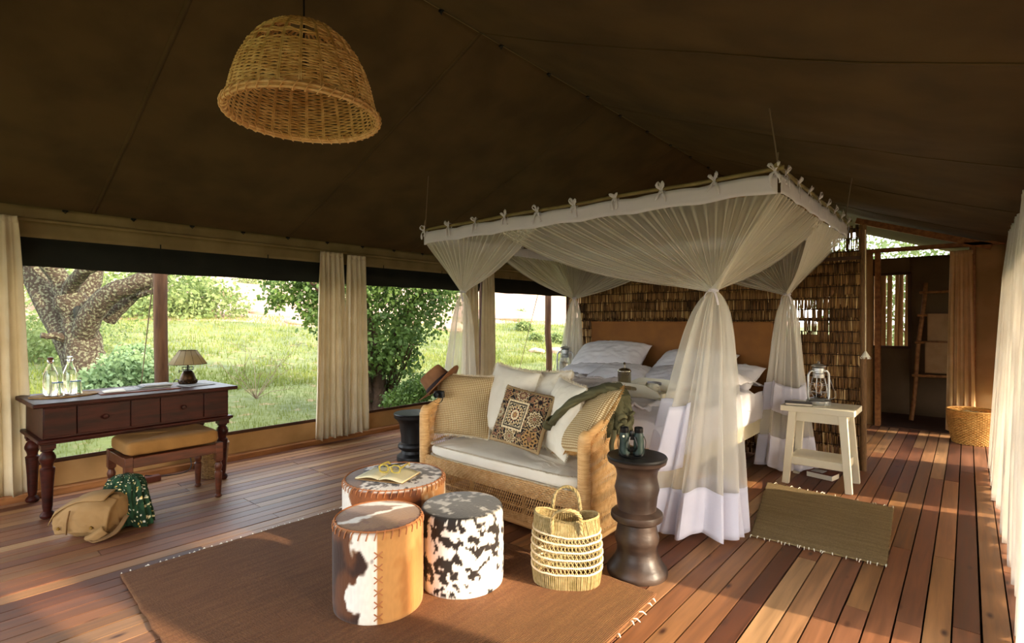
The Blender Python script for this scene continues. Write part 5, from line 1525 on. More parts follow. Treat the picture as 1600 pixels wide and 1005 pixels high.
for i in range(96):
    q = 2*PI*i/96
    mb.tube([((bagr(q, z)+.004)*cos(q), (bagr(q, z)+.004)*sin(q), rimz(q, z)) for z in (.004,.03,.055,.076)], .0024, 3)
    mb.tube([((bagr(q, z)+.004)*cos(q), (bagr(q, z)+.004)*sin(q), rimz(q, z)) for z in (.252,.28,.30,.316)], .0024, 3)
mb.build('upright_ribs', M['seagrass'], bag)
MB().grid(60, 2, lambda u, v: (.985*v*bagr(2*PI*u, .004)*cos(2*PI*u), .985*v*bagr(2*PI*u, .004)*sin(2*PI*u), .004), cu=True).build('base', M['seagrass_dark'], bag)
mb = MB(); ring(mb, .318, .0062, .0015, n=140); mb.build('rim', M['seagrass'], bag)
for s, lean, hh in ((1, .02, .105), (-1, -.055, .085)):
    q0, q1 = (rad(55), rad(125)) if s > 0 else (rad(-125), rad(-55))
    pa = Vector((bagr(q0,.27)*cos(q0), bagr(q0,.27)*sin(q0)+s*.007, .265)); pb = Vector((bagr(q1,.27)*cos(q1), bagr(q1,.27)*sin(q1)+s*.007, .265))
    up = Vector((0, lean, .315+hh))
    pts = spline([pa, pa+Vector((0, s*.0, .06)), (pa*.8+pb*.2)*1+Vector((0, lean*.8, 0)), ], 3)
    P = [pa, Vector((pa.x*1.02, pa.y+s*.002, .325)), Vector((pa.x*.75, pa.y+lean*.7, .315+hh*.75)), Vector((0, (pa.y+pb.y)/2+lean, .315+hh)), Vector((pb.x*.75, pb.y+lean*.7, .315+hh*.75)), Vector((pb.x*1.02, pb.y+s*.002, .325)), pb]
    sp = spline(P, 40); m2 = MB()
    for ph in (0, 2.1, 4.2):
        m2.tube([p+Vector((.0045*cos(i*.9+ph), .0045*sin(i*.9+ph), .003*cos(i*.9+ph))) for i, p in enumerate(sp)], .0055, 5)
    m2.build('handle', M['seagrass'], bag)

# ================================================================== carved stools
def carved(lb, lc, prof, m, nm='carved_stool'):
    t = thing(nm, lb, 'stool table', lc)
    z1 = prof[-1][1]
    mb = MB(); n = 56
    for r, z in prof:
        for k in range(n):
            q = 2*PI*k/n; rr = r*(1+.012*nz(cos(q)*2.5, sin(q)*2.5, z*5)+.006*round(nz(cos(q)*3, sin(q)*3, 1)*2))
            mb.v.append((rr*cos(q), rr*sin(q), z))
    for i in range(len(prof)-1):
        for k in range(n): l = (k+1) % n; mb.f.append((i*n+k, i*n+l, (i+1)*n+l, (i+1)*n+k))
    mb.f.append(tuple(range(n-1, -1, -1)))
    mb.build('trunk', m, t, ang=32)
    rt = prof[-1][0]
    mb = MB()
    tp = [(rt, z1), (rt+.003, z1+.008), (rt-.002, z1+.016), (rt-.02, z1+.017), (.001, z1+.012)]
    mb.lathe(tp, 56); mb.build('seat_disc', M['ebony'], t)
    return t, z1+.015
profR = [(.150,0),(.153,.012),(.150,.03),(.135,.05),(.112,.085),(.102,.11),(.100,.14),(.108,.165),(.112,.185),(.104,.21),(.098,.245),(.096,.262),(.112,.268),(.128,.280),(.132,.296),(.128,.312),(.112,.323),(.097,.328),(.098,.35),(.104,.40),(.112,.435),(.104,.47),(.100,.50),(.106,.53),(.122,.553),(.145,.568),(.150,.585)]
sr, zt = carved('tall dark carved wooden stool with stacked rings, carrying the binoculars', (-1.285, 2.46, 0), profR, M['darkstool'])
bm = MB()
for rr, n in ((.112, 110), (.082, 80)):
    for k in range(n):
        q = 2*PI*k/n; bm.lathe([(.0001,-.0014),(.0016,0),(.0001,.0014)], 5, (rr*cos(q), rr*sin(q), zt-.0015), cap=False)
bm.build('bead_inlay', M['beads'], sr)
profL = [(.150,0),(.155,.02),(.150,.05),(.115,.075),(.108,.10),(.135,.12),(.142,.14),(.135,.16),(.112,.175),(.115,.24),(.125,.30),(.130,.345),(.150,.375),(.175,.40),(.178,.425)]
carved('low black carved wooden stool left of the sofa', (-3.86, 3.06, 0), profL, M['ebony'])
# binoculars standing on end
bn = thing('binoculars', 'dark green binoculars standing upright on the tall carved stool', 'binoculars', (-1.305, 2.44, zt), rad(36))
for s in (-1, 1):
    b = MB().lathe([(.026,0),(.029,.003),(.029,.03),(.027,.045),(.025,.085),(.026,.100),(.023,.112),(.021,.120)], 28, (s*.036, 0, 0)).build('barrel', M['green_rubber'], bn)
    MB().lathe([(.021,.118),(.0225,.120),(.0225,.142),(.019,.146),(.016,.140)], 24, (s*.036, 0, 0)).build('eyecup', M['black_plastic'], b)
    MB().lathe([(.0295,.002),(.0302,.006),(.0295,.012)], 28, (s*.036, 0, 0), cap=False).build('objective_ring', M['black_plastic'], b)
for z in (.032, .092): MB().box((0, 0, z), (.05, .026, .022)).build('bridge', M['black_plastic'], bn, bevel=.004)
MB().lathe([(.009,.100),(.011,.103),(.011,.125),(.009,.128)], 18).build('focus_wheel', M['black_plastic'], bn)
for s in (-1, 1): MB().tube(spline([(s*.012,-.024,.025),(s*.022,-.036,.06),(s*.012,-.024,.10)], 10), .004, 6).build('thumb_rest', M['black_plastic'], bn)
lg = MB().lathe([(.0001,0),(.0055,.0),(.0055,.001),(.0001,.001)], 16, m=Matrix.Translation((-.044,-.0285,.104)) @ Matrix.Rotation(PI/2, 4, 'X'))
lg.tube([(-.047,-.0290,.103),(-.044,-.0297,.107),(-.040,-.0295,.106)], .0014, 4); lg.build('badge', M['cup'], bn)
MB().tube(spline([(-.062,0,.10),(-.07,-.01,.07),(-.066,-.02,.03),(-.05,-.05,.006),(.0,-.065,.004),(.05,-.045,.006),(.066,-.015,.04),(.070,-.005,.075),(.062,0,.10)], 40), .0045, 6, flat=.4).build('strap', M['black_plastic'], bn)

# ================================================================== nightstands
def nightstand(lb, lc):
    t = thing('nightstand', lb, 'side table', lc, 0)
    MB().box((0,0,.595), (.50,.38,.045)).build('table_top', M['cream_paint'], t, bevel=.004)
    MB().box((0,-.135,.535), (.36,.02,.075)).build('apron', M['cream_paint'], t, bevel=.003); MB().box((0,.135,.535), (.36,.02,.075)).build('apron', M['cream_paint'], t, bevel=.003)
    for s in (-1, 1): MB().box((s*.165,0,.535), (.02,.28,.075)).build('apron', M['cream_paint'], t, bevel=.003)
    for sx in (-1, 1):
        for sy in (-1, 1):
            MB().bar((sx*.215, sy*.175, 0), (sx*.170, sy*.140, .575), .048, .042, .056, .045, up=(0,1,0)).build('leg', M['cream_paint'], t, bevel=.003)
    MB().box((0,0,.205), (.37,.29,.018)).build('shelf', M['cream_paint'], t, bevel=.003)
    for s in (-1, 1):
        MB().box((0,s*.152,.185), (.37,.02,.06)).build('shelf_rail', M['cream_paint'], t, bevel=.003); MB().box((s*.188,0,.185), (.02,.29,.06)).build('shelf_rail', M['cream_paint'], t, bevel=.003)
    return t
nightstand('cream painted side table with splayed legs right of the bed', (-.880, 4.76, 0))
nightstand('cream painted side table hidden behind the far side of the bed', (-3.56, 4.78, 0))
def lantern(lb, lc, s=1, rz=0):
    t = thing('storm_lantern', lb, 'lantern', lc, rz); t.scale = (s, s, s)
    MB().lathe([(.085,0),(.088,.006),(.088,.030),(.080,.040),(.060,.050),(.040,.054)], 40).build('fuel_base', M['galv'], t)
    MB().lathe([(.030,.052),(.034,.060),(.030,.072),(.018,.078)], 24).build('burner', M['brass_dark'], t)
    MB().lathe([(.038,.070),(.052,.095),(.058,.125),(.052,.165),(.040,.205),(.036,.215)], 36, cap=False).build('glass_globe', M['glass_thin'], t)
    MB().lathe([(.001,.085),(.010,.088),(.012,.10),(.024,.130),(.029,.150),(.024,.172),(.010,.184),(.001,.186)], 24).build('bulb', M['bulb'], t)
    MB().tube([(0,0,.10),(.008,0,.13),(-.008,0,.15),(0,0,.165)], .0015, 5).build('filament', M['filament'], t)
    MB().lathe([(.040,.213),(.042,.218),(.042,.245),(.036,.252),(.036,.262),(.044,.266),(.044,.290),(.030,.300)], 32).build('chimney', M['galv'], t)
    MB().lathe([(.030,.300),(.052,.303),(.054,.308),(.045,.314),(.020,.324),(.001,.326)], 32).build('cap', M['galv'], t)
    MB().tube([(0,.006,.326),(0,.014,.338),(0,0,.346),(0,-.014,.338),(0,-.006,.326)], .0025, 6).build('lift_ring', M['galv'], t)
    for q in (-1, 1):
        MB().tube(spline([(q*.076,0,.035),(q*.084,0,.07),(q*.084,0,.20),(q*.080,0,.245),(q*.060,0,.268),(q*.040,0,.262)], 22), .0085, 10).build('side_tube', M['galv'], t)
    MB().tube(spline([(-.092,0,.20),(-.098,-.03,.14),(-.085,-.085,.075),(0,-.115,.055),(.085,-.085,.075),(.098,-.03,.14),(.092,0,.20)], 40), .002, 6).build('bail_handle', M['galv'], t)
    mb = MB()
    for z in (.10, .16): mb.tube([(.062*cos(a), .062*sin(a), z) for a in np.linspace(0, 2*PI, 30, endpoint=False)], .0018, 5, closed=True)
    for a in (.8, 2.3, 3.9, 5.5): mb.tube([(.060*cos(a), .060*sin(a), .065), (.062*cos(a), .062*sin(a), .13), (.044*cos(a), .044*sin(a), .213)], .0018, 5)
    mb.build('globe_guard', M['galv'], t)
    return t
lantern('galvanised storm lantern on the cream side table right of the bed', (-.905, 4.80, .6175), 1.0, rad(42))
lantern('galvanised storm lantern at the far left side of the bed', (-3.49, 4.95, .6175), 1.15, rad(15))
def book(lb, lc, rz, w, d, h, cov, pg=M['paper'], name='book', ry=0):
    t = thing(name, lb, 'book', lc); t.rotation_euler = (0, ry, rz)
    MB().box((0,0,h/2), (w-.006,d-.008,h-.005)).build('pages', pg, t, bevel=.001)
    for z in (.0015, h-.0015): MB().box((0,0,z), (w,d,.003)).build('cover', cov, t, bevel=.001)
    MB().box((-w/2+.001,0,h/2), (.003,d,h)).build('spine', cov, t, bevel=.001)
    return t
b = book('dark leather journal on the cream side table beside the lantern', (-1.02, 4.66, .618), rad(14), .19, .13, .020, M['leather_dark'])
MB().tube([(.09,-.03,.004),(.11,-.05,-.004),(.118,-.06,-.016)], .0015, 4).build('ribbon', M['green_rubber'], b)
bs_ = book('worn book lying on the deck under the cream side table', (-.90, 4.93, .0), rad(-12), .20, .14, .045, M['folder'])
MB().box((-.03,0,.0465), (.09,.09,.002)).build('cover_picture', M['grey_paper'], bs_)
# saucer by the far lantern
o = MB().lathe([(.03,0),(.05,.008),(.065,.016),(.066,.018),(.048,.011),(.001,.008)], 28, cap=False).build('dish', M['black_rim'], None, loc=(-3.58, 4.70, .619)); tag(o, 'small dark dish beside the far left lantern', 'dish')
# ================================================================== writing desk
dk = thing('writing_desk', 'dark mahogany writing desk with turned legs below the window', 'desk', (-4.80, 1.13, 0), rad(2))
# local frame: x runs along the wall (world Y) after rotation below
dk.rotation_euler = (0, 0, rad(90+2))
# local x = along world +Y, local y = towards the wall (world -X)
LW, DW = 1.25, .66
MB().box((0,0,.745), (LW, DW, .028)).build('desk_top', M['mahogany'], dk, bevel=.006)
MB().box((0,0,.625), (LW-.11, DW-.10, .21)).build('carcass', M['mahogany'], dk, bevel=.003)
MB().box((0,0,.508), (LW-.05, DW-.05, .024)).build('lower_moulding', M['mahogany'], dk, bevel=.008)
MB().box((0,0,.492), (LW-.08, DW-.08, .014)).build('lower_moulding', M['mahogany'], dk, bevel=.004)
fy = -(DW-.10)/2-.006
for x0, x1, dr in ((-.565,-.40,0), (-.395,-.10,1), (-.095,.085,0), (.09,.38,1), (.385,.565,0)):
    p = MB().box(((x0+x1)/2, fy, .628), (x1-x0, .012, .185)).build('drawer' if dr else 'front_panel', M['mahogany'], dk, bevel=.003)
    if dr:
        xc = (x0+x1)/2
        MB().lathe([(.006,0),(.007,.010),(.015,.016),(.018,.024),(.014,.032),(.001,.035)], 20, m=Matrix.Translation((xc, fy-.006, .632)) @ Matrix.Rotation(PI/2, 4, 'X')).build('knob', M['mahogany'], p)
legp = [(.022,0),(.036,.008),(.040,.022),(.034,.036),(.022,.048),(.024,.060),(.027,.080),(.031,.20),(.038,.30),(.040,.325),(.030,.335),(.030,.345),(.034,.360),(.044,.385),(.044,.40),(.034,.425),(.026,.435),(.036,.442),(.036,.450),(.026,.456)]
for sx in (-1, 1):
    for sy in (-1, 1):
        L_ = MB().lathe(legp, 28, (sx*(LW/2-.085), sy*(DW/2-.09), 0))
        L_.box((sx*(LW/2-.085), sy*(DW/2-.09), .472), (.075,.075,.036))
        L_.build('leg', M['mahogany'], dk)
TZ = .759
RD = Matrix.Translation(dk.location) @ dk.rotation_euler.to_matrix().to_4x4()
def dp(x, y, z=TZ): return RD @ Vector((x, y, z))
# oval woven mat with bottles and glasses
o = MB().lathe([(.001,0),(.19,0),(.195,.004),(.19,.008),(.001,.007)], 48, sx=1.0, sy=.72).build('woven_mat', M['tray_mat'], None, loc=dp(-.40, .03)); o.rotation_euler = (0,0,rad(92)); tag(o, 'oval woven mat on the left end of the desk', 'mat')
MB().tube([(.19*cos(a), .137*sin(a), .006) for a in np.linspace(0, 2*PI, 60, endpoint=False)], .005, 6, closed=True).build('braided_edge', M['tray_mat'], o)
def bottle(lb, p, cork):
    t = thing('water_bottle', lb, 'bottle', p, 0, 'glass water bottles on the desk')
    MB().lathe([(.001,.004),(.030,.004),(.038,.002),(.041,.01),(.041,.135),(.038,.155),(.024,.195),(.017,.215),(.016,.232),(.019,.236),(.019,.246),(.016,.248),(.014,.246),(.014,.215),(.021,.193),(.036,.152),(.0385,.135),(.0385,.014),(.001,.010)], 40, cap=False).build('bottle_glass', M['glass'], t)
    MB().lathe([(.001,.011),(.0380,.011),(.0380,.134),(.0355,.152),(.028,.172),(.001,.172)], 36, cap=False).build('water', M['water'] if 'water' in M else M['glass'], t)
    MB().lathe([(.001,.220),(.012,.222),(.013,.250),(.017,.252),(.017,.262),(.012,.266),(.001,.267)], 24).build('stopper', cork, t)
bottle('glass water bottle with a dark red stopper on the desk', dp(-.47, .08, TZ+.008), M['folder'])
bottle('glass water bottle with a clear stopper on the desk', dp(-.36, .10, TZ+.008), M['galv'])
def tumbler(lb, p):
    t = thing('tumbler', lb, 'glass', p, 0, 'upturned tumblers on the woven mat')
    MB().lathe([(.036,0),(.0385,.001),(.0385,.004),(.031,.095),(.029,.100),(.001,.100),(.001,.092),(.026,.091),(.0355,.004)], 36, cap=False).build('tumbler_glass', M['glass'], t)
    MB().lathe([(.0315,.092),(.0325,.095),(.031,.099),(.0295,.100)], 36, cap=False).build('blue_rim', M['bluerim'], t)
M['bluerim'] = mat('blue_tint', '6f94c4', rough=.1, trans=.6)
tumbler('upturned tumbler left, in front of the red-stoppered bottle', dp(-.45, -.02, TZ+.008))
tumbler('upturned tumbler right, in front of the clear-stoppered bottle', dp(-.35, -.01, TZ+.008))
# papers and folder
f = MB().box((0,0,.004), (.50,.23,.008)).build('leather_folder', M['folder'], None, bevel=.002, loc=dp(.02,-.05)); f.rotation_euler = (0,0,rad(88)); tag(f, 'open reddish brown leather folder in the middle of the desk', 'folder')
def sheet(x, y, z, w, d, rz, m, lb, cat='papers'):
    o = MB().grid(10, 8, lambda u, v: ((u-.5)*w, (v-.5)*d, .001+.004*sin(u*3)*v+.004*u*v)).build('paper_sheet', m, None, loc=dp(x, y, TZ+z), solid=.001); o.rotation_euler = (0, 0, rad(92+rz)); tag(o, lb, cat)
sheet(-.08,-.02,.010,.20,.18, 6, M['grey_paper'], 'grey printed sheet on the left half of the leather folder')
sheet(-.14,-.07,.012,.13,.12,-8, M['paper'], 'small cream slip at the left end of the leather folder')
for k in range(4): pass
mg = thing('magazine_stack', 'fanned grey booklets on the right half of the leather folder', 'magazines', dp(.13,-.02,TZ+.009), rad(88))
for k in range(5):
    MB().box((.01*k-.02, .006*k, .003+.005*k), (.22-.01*k,.17,.004)).build('booklet', M['grey_paper'] if k % 2 else M['green_rubber'] if k == 2 else M['grey_paper'], mg, bevel=.001)
sheet(.42,-.03,.002,.22,.20, 12, M['grey_paper'], 'grey leaflet under the brass desk lamp')
# desk lamp
dl = thing('desk_lamp', 'desk lamp with pleated parchment shade and aged brass burner base', 'lamp', dp(.40, .08, TZ+.005))
MB().lathe([(.062,0),(.066,.008),(.066,.022),(.060,.030),(.058,.045),(.045,.085),(.034,.105),(.030,.110)], 40).build('brass_base', M['brass_dark'], dl)
mb = MB()
for k in range(14):
    q = 2*PI*k/14; mb.tube([(.068*cos(q), .068*sin(q), .012), (.066*cos(q+.2), .066*sin(q+.2), .034), (.068*cos(q+.44), .068*sin(q+.44), .012)], .003, 5)
mb.build('base_ornament', M['brass_dark'], dl)
mb = MB()
for z in (.118, .140): mb.tube([(.042*cos(a), .042*sin(a), z) for a in np.linspace(0, 2*PI, 32, endpoint=False)], .0022, 6, closed=True)
for k in range(10): a = 2*PI*k/10; mb.tube([(.042*cos(a), .042*sin(a), .118), (.042*cos(a), .042*sin(a), .140)], .002, 5)
for k in range(4): a = PI/2*k; mb.tube([(.012*cos(a), .012*sin(a), .112), (.042*cos(a), .042*sin(a), .118)], .002, 5)
mb.build('gallery', M['black_plastic'], dl)
mb = MB().tube([(.0,-.03,.108),(.0,-.062,.108)], .003, 6); mb.tube([(.012*cos(a), -.064, .108+.012*sin(a)) for a in np.linspace(0, 2*PI, 16, endpoint=False)], .0022, 5, closed=True)
mb.tube([(-.012,-.064,.108),(.012,-.064,.108)], .0018, 4); mb.build('wick_wheel', M['black_plastic'], dl)
MB().tube([(0,0,.108),(0,0,.24)], .008, 10).build('stem', M['black_plastic'], dl)
def shd(u, v):
    a = 2*PI*u; k = 12; q = (a % (2*PI/k))-PI/k; r = (.142-.076*v)*cos(PI/k)/cos(q); return (r*cos(a), r*sin(a), .165+.112*v)
sh = MB().grid(12*6, 2, shd, cu=True).build('lamp_shade', M['shade_skin'], dl, solid=.002, ang=10)
mb = MB()
for k in range(12):
    a = 2*PI*k/12; mb.tube([(.142*cos(a), .142*sin(a), .165), (.066*cos(a), .066*sin(a), .277)], .0018, 5)
for r, z in ((.142,.165),(.066,.277)): mb.tube([(r*cos(2*PI*k/12), r*sin(2*PI*k/12), z) for k in range(12)], .0025, 5, closed=True)
mb.build('shade_seams', M['shade_rib'], sh)
MB().tube([(-.066,0,.274),(0,0,.27),(.066,0,.274)], .002, 5).build('shade_carrier', M['black_plastic'], dl)
# lamp lead
p0 = dp(.40, .12, TZ); o = MB().tube(spline([p0, p0+Vector((-.30,0,.0)), p0+Vector((-.31,.02,-.3)), p0+Vector((-.18,.08,-.62)), Vector((-4.95,1.55,.03)), Vector((-4.93,1.35,.03)), Vector((-4.95,1.24,.055))], 50), .004, 6).build('lamp_lead', M['cord'], None); tag(o, 'thin black lamp lead running down behind the desk to the socket', 'cable')

# ================================================================== bench
bc = thing('bench_stool', 'low brown wooden bench with turned legs before the desk', 'bench', (-4.32, 1.21, 0), rad(91.5))
BL, BD = .60, .43
for s in (-1, 1):
    MB().box((0, s*(BD/2-.02), .36), (BL-.02,.028,.065)).build('rail', M['brownwood'], bc, bevel=.004); MB().box((s*(BL/2-.02), 0, .36), (.028,BD-.04,.065)).build('rail', M['brownwood'], bc, bevel=.004)
MB().box((0,0,.385), (BL-.05,BD-.05,.012)).build('seat_board', M['brownwood'], bc)
bp_ = [(.014,0),(.022,.006),(.024,.016),(.017,.026),(.019,.05),(.024,.16),(.025,.185),(.018,.195),(.024,.215),(.026,.23),(.020,.25),(.017,.258),(.023,.266),(.023,.274)]
for sx in (-1, 1):
    for sy in (-1, 1):
        L_ = MB().lathe(bp_, 22, (sx*(BL/2-.025), sy*(BD/2-.025), 0)); L_.box((sx*(BL/2-.025), sy*(BD/2-.025), .335), (.046,.046,.13)); L_.build('leg', M['brownwood'], bc, bevel=.002)
def padf(u, v):
    a = 2*PI*u; b = PI*(v-.5); q = lambda x, e: math.copysign(abs(x)**e, x)
    return (.285*q(cos(a), .16)*q(cos(b), .25), .195*q(sin(a), .2)*q(cos(b), .25), .050*q(sin(b), .35)+.006*nz(cos(a)*2, sin(a)*2, b))
o = MB().grid(120, 30, padf, cu=True).build('seat_pad', M['cushion_brown'], None, loc=(-4.32, 1.21, .446), ang=80); o.rotation_euler = (0,0,rad(91.5)); tag(o, 'thick ochre canvas pad on the brown bench', 'cushion')
# power block
pb = thing('socket_block', 'wooden block with a white plug beside the wall under the bench', 'socket', (-4.94, 1.22, 0), rad(90))
MB().box((0,0,.022), (.24,.07,.044)).build('block', M['folder'], pb, bevel=.004); MB().box((-.03,0,.054), (.05,.04,.024)).build('plug', M['plug'], pb, bevel=.006)
# bin
wbk = thing('waste_bin', 'small wicker waste bin behind the right leg of the desk', 'bin', (-4.72, 1.66, 0))
mb = MB()
for z in np.arange(.006, .27, .0125):
    n = 48; r0 = .085+.028*z/.27
    mb.tube([((r0+.003*(-1 if i % 2 else 1))*cos(2*PI*i/n), (r0+.003*(-1 if i % 2 else 1))*sin(2*PI*i/n), z) for i in range(n)], .0048, 4, closed=True)
mb.build('weave', M['wicker_bin'], wbk)
mb = MB()
for i in range(24): q = 2*PI*i/24; mb.tube([(.085*cos(q), .085*sin(q), 0), (.113*cos(q), .113*sin(q), .27)], .0035, 4)
mb.build('uprights', M['wicker_bin'], wbk)
MB().lathe([(.001,.004),(.082,.004)], 30, cap=False).build('base', M['wicker_bin'], wbk)
MB().tube([(.114*cos(a), .114*sin(a), .272) for a in np.linspace(0, 2*PI, 36, endpoint=False)], .007, 6, closed=True).build('rim', M['wicker_bin'], wbk)

# ================================================================== backpack and scarf
pk = thing('canvas_backpack', 'slumped khaki canvas backpack lying on the deck by the desk leg', 'backpack', (-4.02, .76, 0), rad(46)); pk.scale = (.92, .92, .92)
def sack(u, v):
    a = 2*PI*u; b = PI*(v-.5); ca, sa, cb, sb = cos(a), sin(a), cos(b), sin(b)
    q = lambda x, e: math.copysign(abs(x)**e, x)
    x = .17*q(ca, .7)*q(cb, .6); y = .12*q(sa, .75)*q(cb, .6); z = .115+.125*q(sb, .75)
    z -= .05*(x/.17)*(1 if z > .1 else .0)*-.5
    w = .020*crump(x*4, y*4+z*3, 1, 2)-.008
    nn = Vector((x/.17, y/.12, (z-.115)/.12)).normalized()
    p = Vector((x, y, z))+nn*w
    p.z = max(p.z, .002)
    if p.z > .1: p.y += .25*(p.z-.1)
    return p
MB().grid(90, 60, sack, cu=True).build('sack', M['pack'], pk, ang=80)
fl_ = csurf([[(-.17,-.03,.20),(-.08,-.05,.245),(.04,-.05,.255),(.15,-.03,.225)], [(-.19,-.10,.17),(-.09,-.125,.205),(.03,-.13,.21),(.155,-.11,.18)], [(-.185,-.125,.10),(-.09,-.15,.13),(.03,-.152,.13),(.15,-.13,.11)], [(-.17,-.12,.035),(-.08,-.142,.05),(.03,-.145,.05),(.14,-.125,.04)]], 36, 30)
MB().grid(36, 30, lambda u, v: fl_(u, v)+Vector((0,-.012*crump(u*2, v*2, 1, 5)+.004, .0))).build('front_flap', M['pack'], pk, solid=.005, ang=80)
fl2 = csurf([[(-.20,.02,.16),(-.10,.01,.24),(.0,.02,.27),(.10,.03,.27)], [(-.215,-.06,.14),(-.13,-.08,.215),(.0,-.07,.262),(.11,-.05,.262)], [(-.225,-.11,.09),(-.16,-.135,.175),(-.05,-.12,.235),(.10,-.095,.235)]], 30, 16)
MB().grid(30, 16, lambda u, v: fl2(u, v)).build('collar_flap', M['pack'], pk, solid=.006, ang=80)
MB().tube(spline([(-.055,-.165,.20),(-.065,-.172,.13),(-.075,-.165,.05)], 14), .007, 8, flat=.5).build('seam_pleat', M['pack_dark'], pk)
for x, z in ((-.13,.085), (.065,.085)):
    MB().lathe([(.001,.004),(.008,.004),(.010,.001),(.011,-.002)], 16, m=Matrix.Translation((x,-.158,z)) @ Matrix.Rotation(PI/2, 4, 'X')).build('snap', M['snap'], pk)
sp_ = csurf([[(.02,-.15,.01),(.05,-.17,.02)], [(.10,-.17,.012),(.12,-.20,.010)], [(.18,-.12,.05),(.21,-.14,.04)], [(.20,-.04,.12),(.23,-.05,.12)]], 6, 24)
MB().grid(6, 24, lambda u, v: sp_(u, v)).build('shoulder_strap', M['pack_dark'], pk, solid=.006)
pkt = csurf([[(.03,-.155,.03),(.08,-.165,.055),(.13,-.15,.09)], [(.04,-.175,.02),(.09,-.185,.04),(.145,-.165,.075)], [(.06,-.165,.004),(.11,-.175,.012),(.165,-.15,.045)]], 14, 12)
MB().grid(14, 12, lambda u, v: pkt(u, v)).build('side_pocket', M['pack'], pk, solid=.006, ang=80)
sf = thing('green_scarf', 'dark green scarf with scattered gold and white dots, draped behind the backpack', 'scarf', (-4.03, .93, 0), rad(30)); sf.scale = (.92, .92, 1.05)
def scf(u, v):
    a = 2*PI*u; b = PI/2*v
    r = .155*(cos(b)**.55)*(1+.07*sin(a*13+2*sin(a*3))+.05*sin(a*23)); x = r*1.0*cos(a); y = r*.72*sin(a)
    z = .005+.29*sin(b)**.9+.018*sin(a*5+v*4)*cos(b)
    x += -.05*sin(b)**2-.02*sin(v*6)
    nn = .022*crump(x*6, y*6+z*5, 1, 7)*cos(b)
    return Vector((x*(1+nn*5), y*(1+nn*4), max(.003, z)))
mb = MB().grid(240, 110, scf, cu=True)
o = mb.build('scarf_cloth', M['attr_cloth'], sf, ang=80); cols = []
dots = [(RND.random(), RND.random()*.98, RND.uniform(.006,.014), RND.choice(['e8dcae', 'f2eee0', 'cfae5e', 'e8dcae'])) for _ in range(430)]
gridc = {}
for d in dots: gridc.setdefault((int(d[0]*20), int(d[1]*20)), []).append(d)
for j in range(110):
    for i in range(240):
        u, v = i/240, j/109; c = lin('16301c') if nz(u*30, v*6) < .1 else lin('25442a')
        for gi in (-1, 0, 1):
            for gj in (-1, 0, 1):
                for d in gridc.get((int(u*20)+gi, int(v*20)+gj), ()):
                    if ((u-d[0])*1.0)**2+((v-d[1])*.55)**2 < d[2]**2*.28: c = lin(d[3])
        cols.append(c)
set_col(o, cols)

# ================================================================== curtains
def curtain(lb, x, ya, yb, zt_, zb, m, npl, seed, group, xdir=0, flare=1.12, amp=.035, solid=.003, along='Y', header=.04):
    """gathered curtain hanging in the plane x (along Y) or y (along X)"""
    yc = (ya+yb)/2; w = (yb-ya)
    t = thing('curtain', lb, 'curtain', (x, yc, 0) if along == 'Y' else (yc, x, 0), 0, group)
    def f(u, v):
        # v 0 top .. 1 bottom
        s = (.80+.2*v**.6)*(1+(flare-1)*v)
        k = u*npl*2*PI
        ph = k+seed+1.2*nz(u*3, seed)*(.5+v)
        am = amp*(.35+.65*min(1, v*5+.1))*(.7+.3*v)*(1+.35*nz(u*npl*.7, seed+3))
        tt = (u-.5)*w*s+.35*w/npl*.22*sin(ph*2+1)*(.3+v)
        off = am*(.8*sin(ph)+.3*sin(ph*2.3+seed))+.02*nz(u*2, v*2, seed)*v
        z = zt_+(zb-zt_)*v+.010*sin(ph*.5)*v+.012*nz(u*4, v, seed)*(v > .98)
        if v < .03: z += .006*sin(ph*3)
        return (off+xdir*v, tt, z) if along == 'Y' else (tt, off, z)
    MB().grid(int(npl*16), 44, f).build('curtain_cloth', m, t, solid=solid, ang=80)
    hz = lambda u, v: (lambda p: (p[0]*1.08, p[1]*1.0, zt_-header+header*1.2*v))(f(u, 0))
    MB().grid(int(npl*16), 3, hz).build('gathered_heading', m, t, solid=solid+.002, ang=80)
    return t
g = 'linen curtains along the window wall'
curtain('cream linen curtain at the far left edge behind the desk', WX+.14, .02, .56, 2.02, .06, M['curtain'], 6, 1.0, g)
curtain('wider cream curtain, left of the middle pair between the two big windows', WX+.13, 2.77, 3.10, 2.00, .05, M['curtain'], 5, 2.3, g)
curtain('narrower cream curtain, right of the middle pair between the two big windows', WX+.14, 3.09, 3.37, 1.99, .06, M['curtain'], 4, 4.1, g)
curtain('linen curtain behind the left net drape, left one of the far pair', WX+.13, 4.86, 5.16, 1.97, .05, M['curtain'], 4, 5.2, g)
curtain('linen curtain behind the left net drape, right one of the far pair', WX+.14, 5.18, 5.47, 1.97, .05, M['curtain'], 4, 6.4, g)
curtain('cream curtain gathered at the right side of the bathroom doorway', Y1-.10, -.17, .06, 2.06, .06, M['curtain_tan'], 4, 7.7, 'doorway curtain', along='X', amp=.028)
g2_ = 'white curtains on the right side'
curtain('white curtain at the right edge, the farther one', .27, 4.85, 6.15, 2.02, .02, M['curtain_white'], 9, 8.2, g2_, amp=.045, xdir=-.09)
curtain('white curtain at the right edge, the nearer one hanging in front', .25, 2.80, 4.55, 2.02, .02, M['curtain_white'], 10, 9.4, g2_, amp=.045, xdir=-.06)
curtain('unseen white curtain added on the right side to block sun', .27, 1.33, 1.90, 2.02, .02, M['curtain_white'], 6, 3.3, g2_, amp=.04)  # added out of view to cut the sun into separate strips

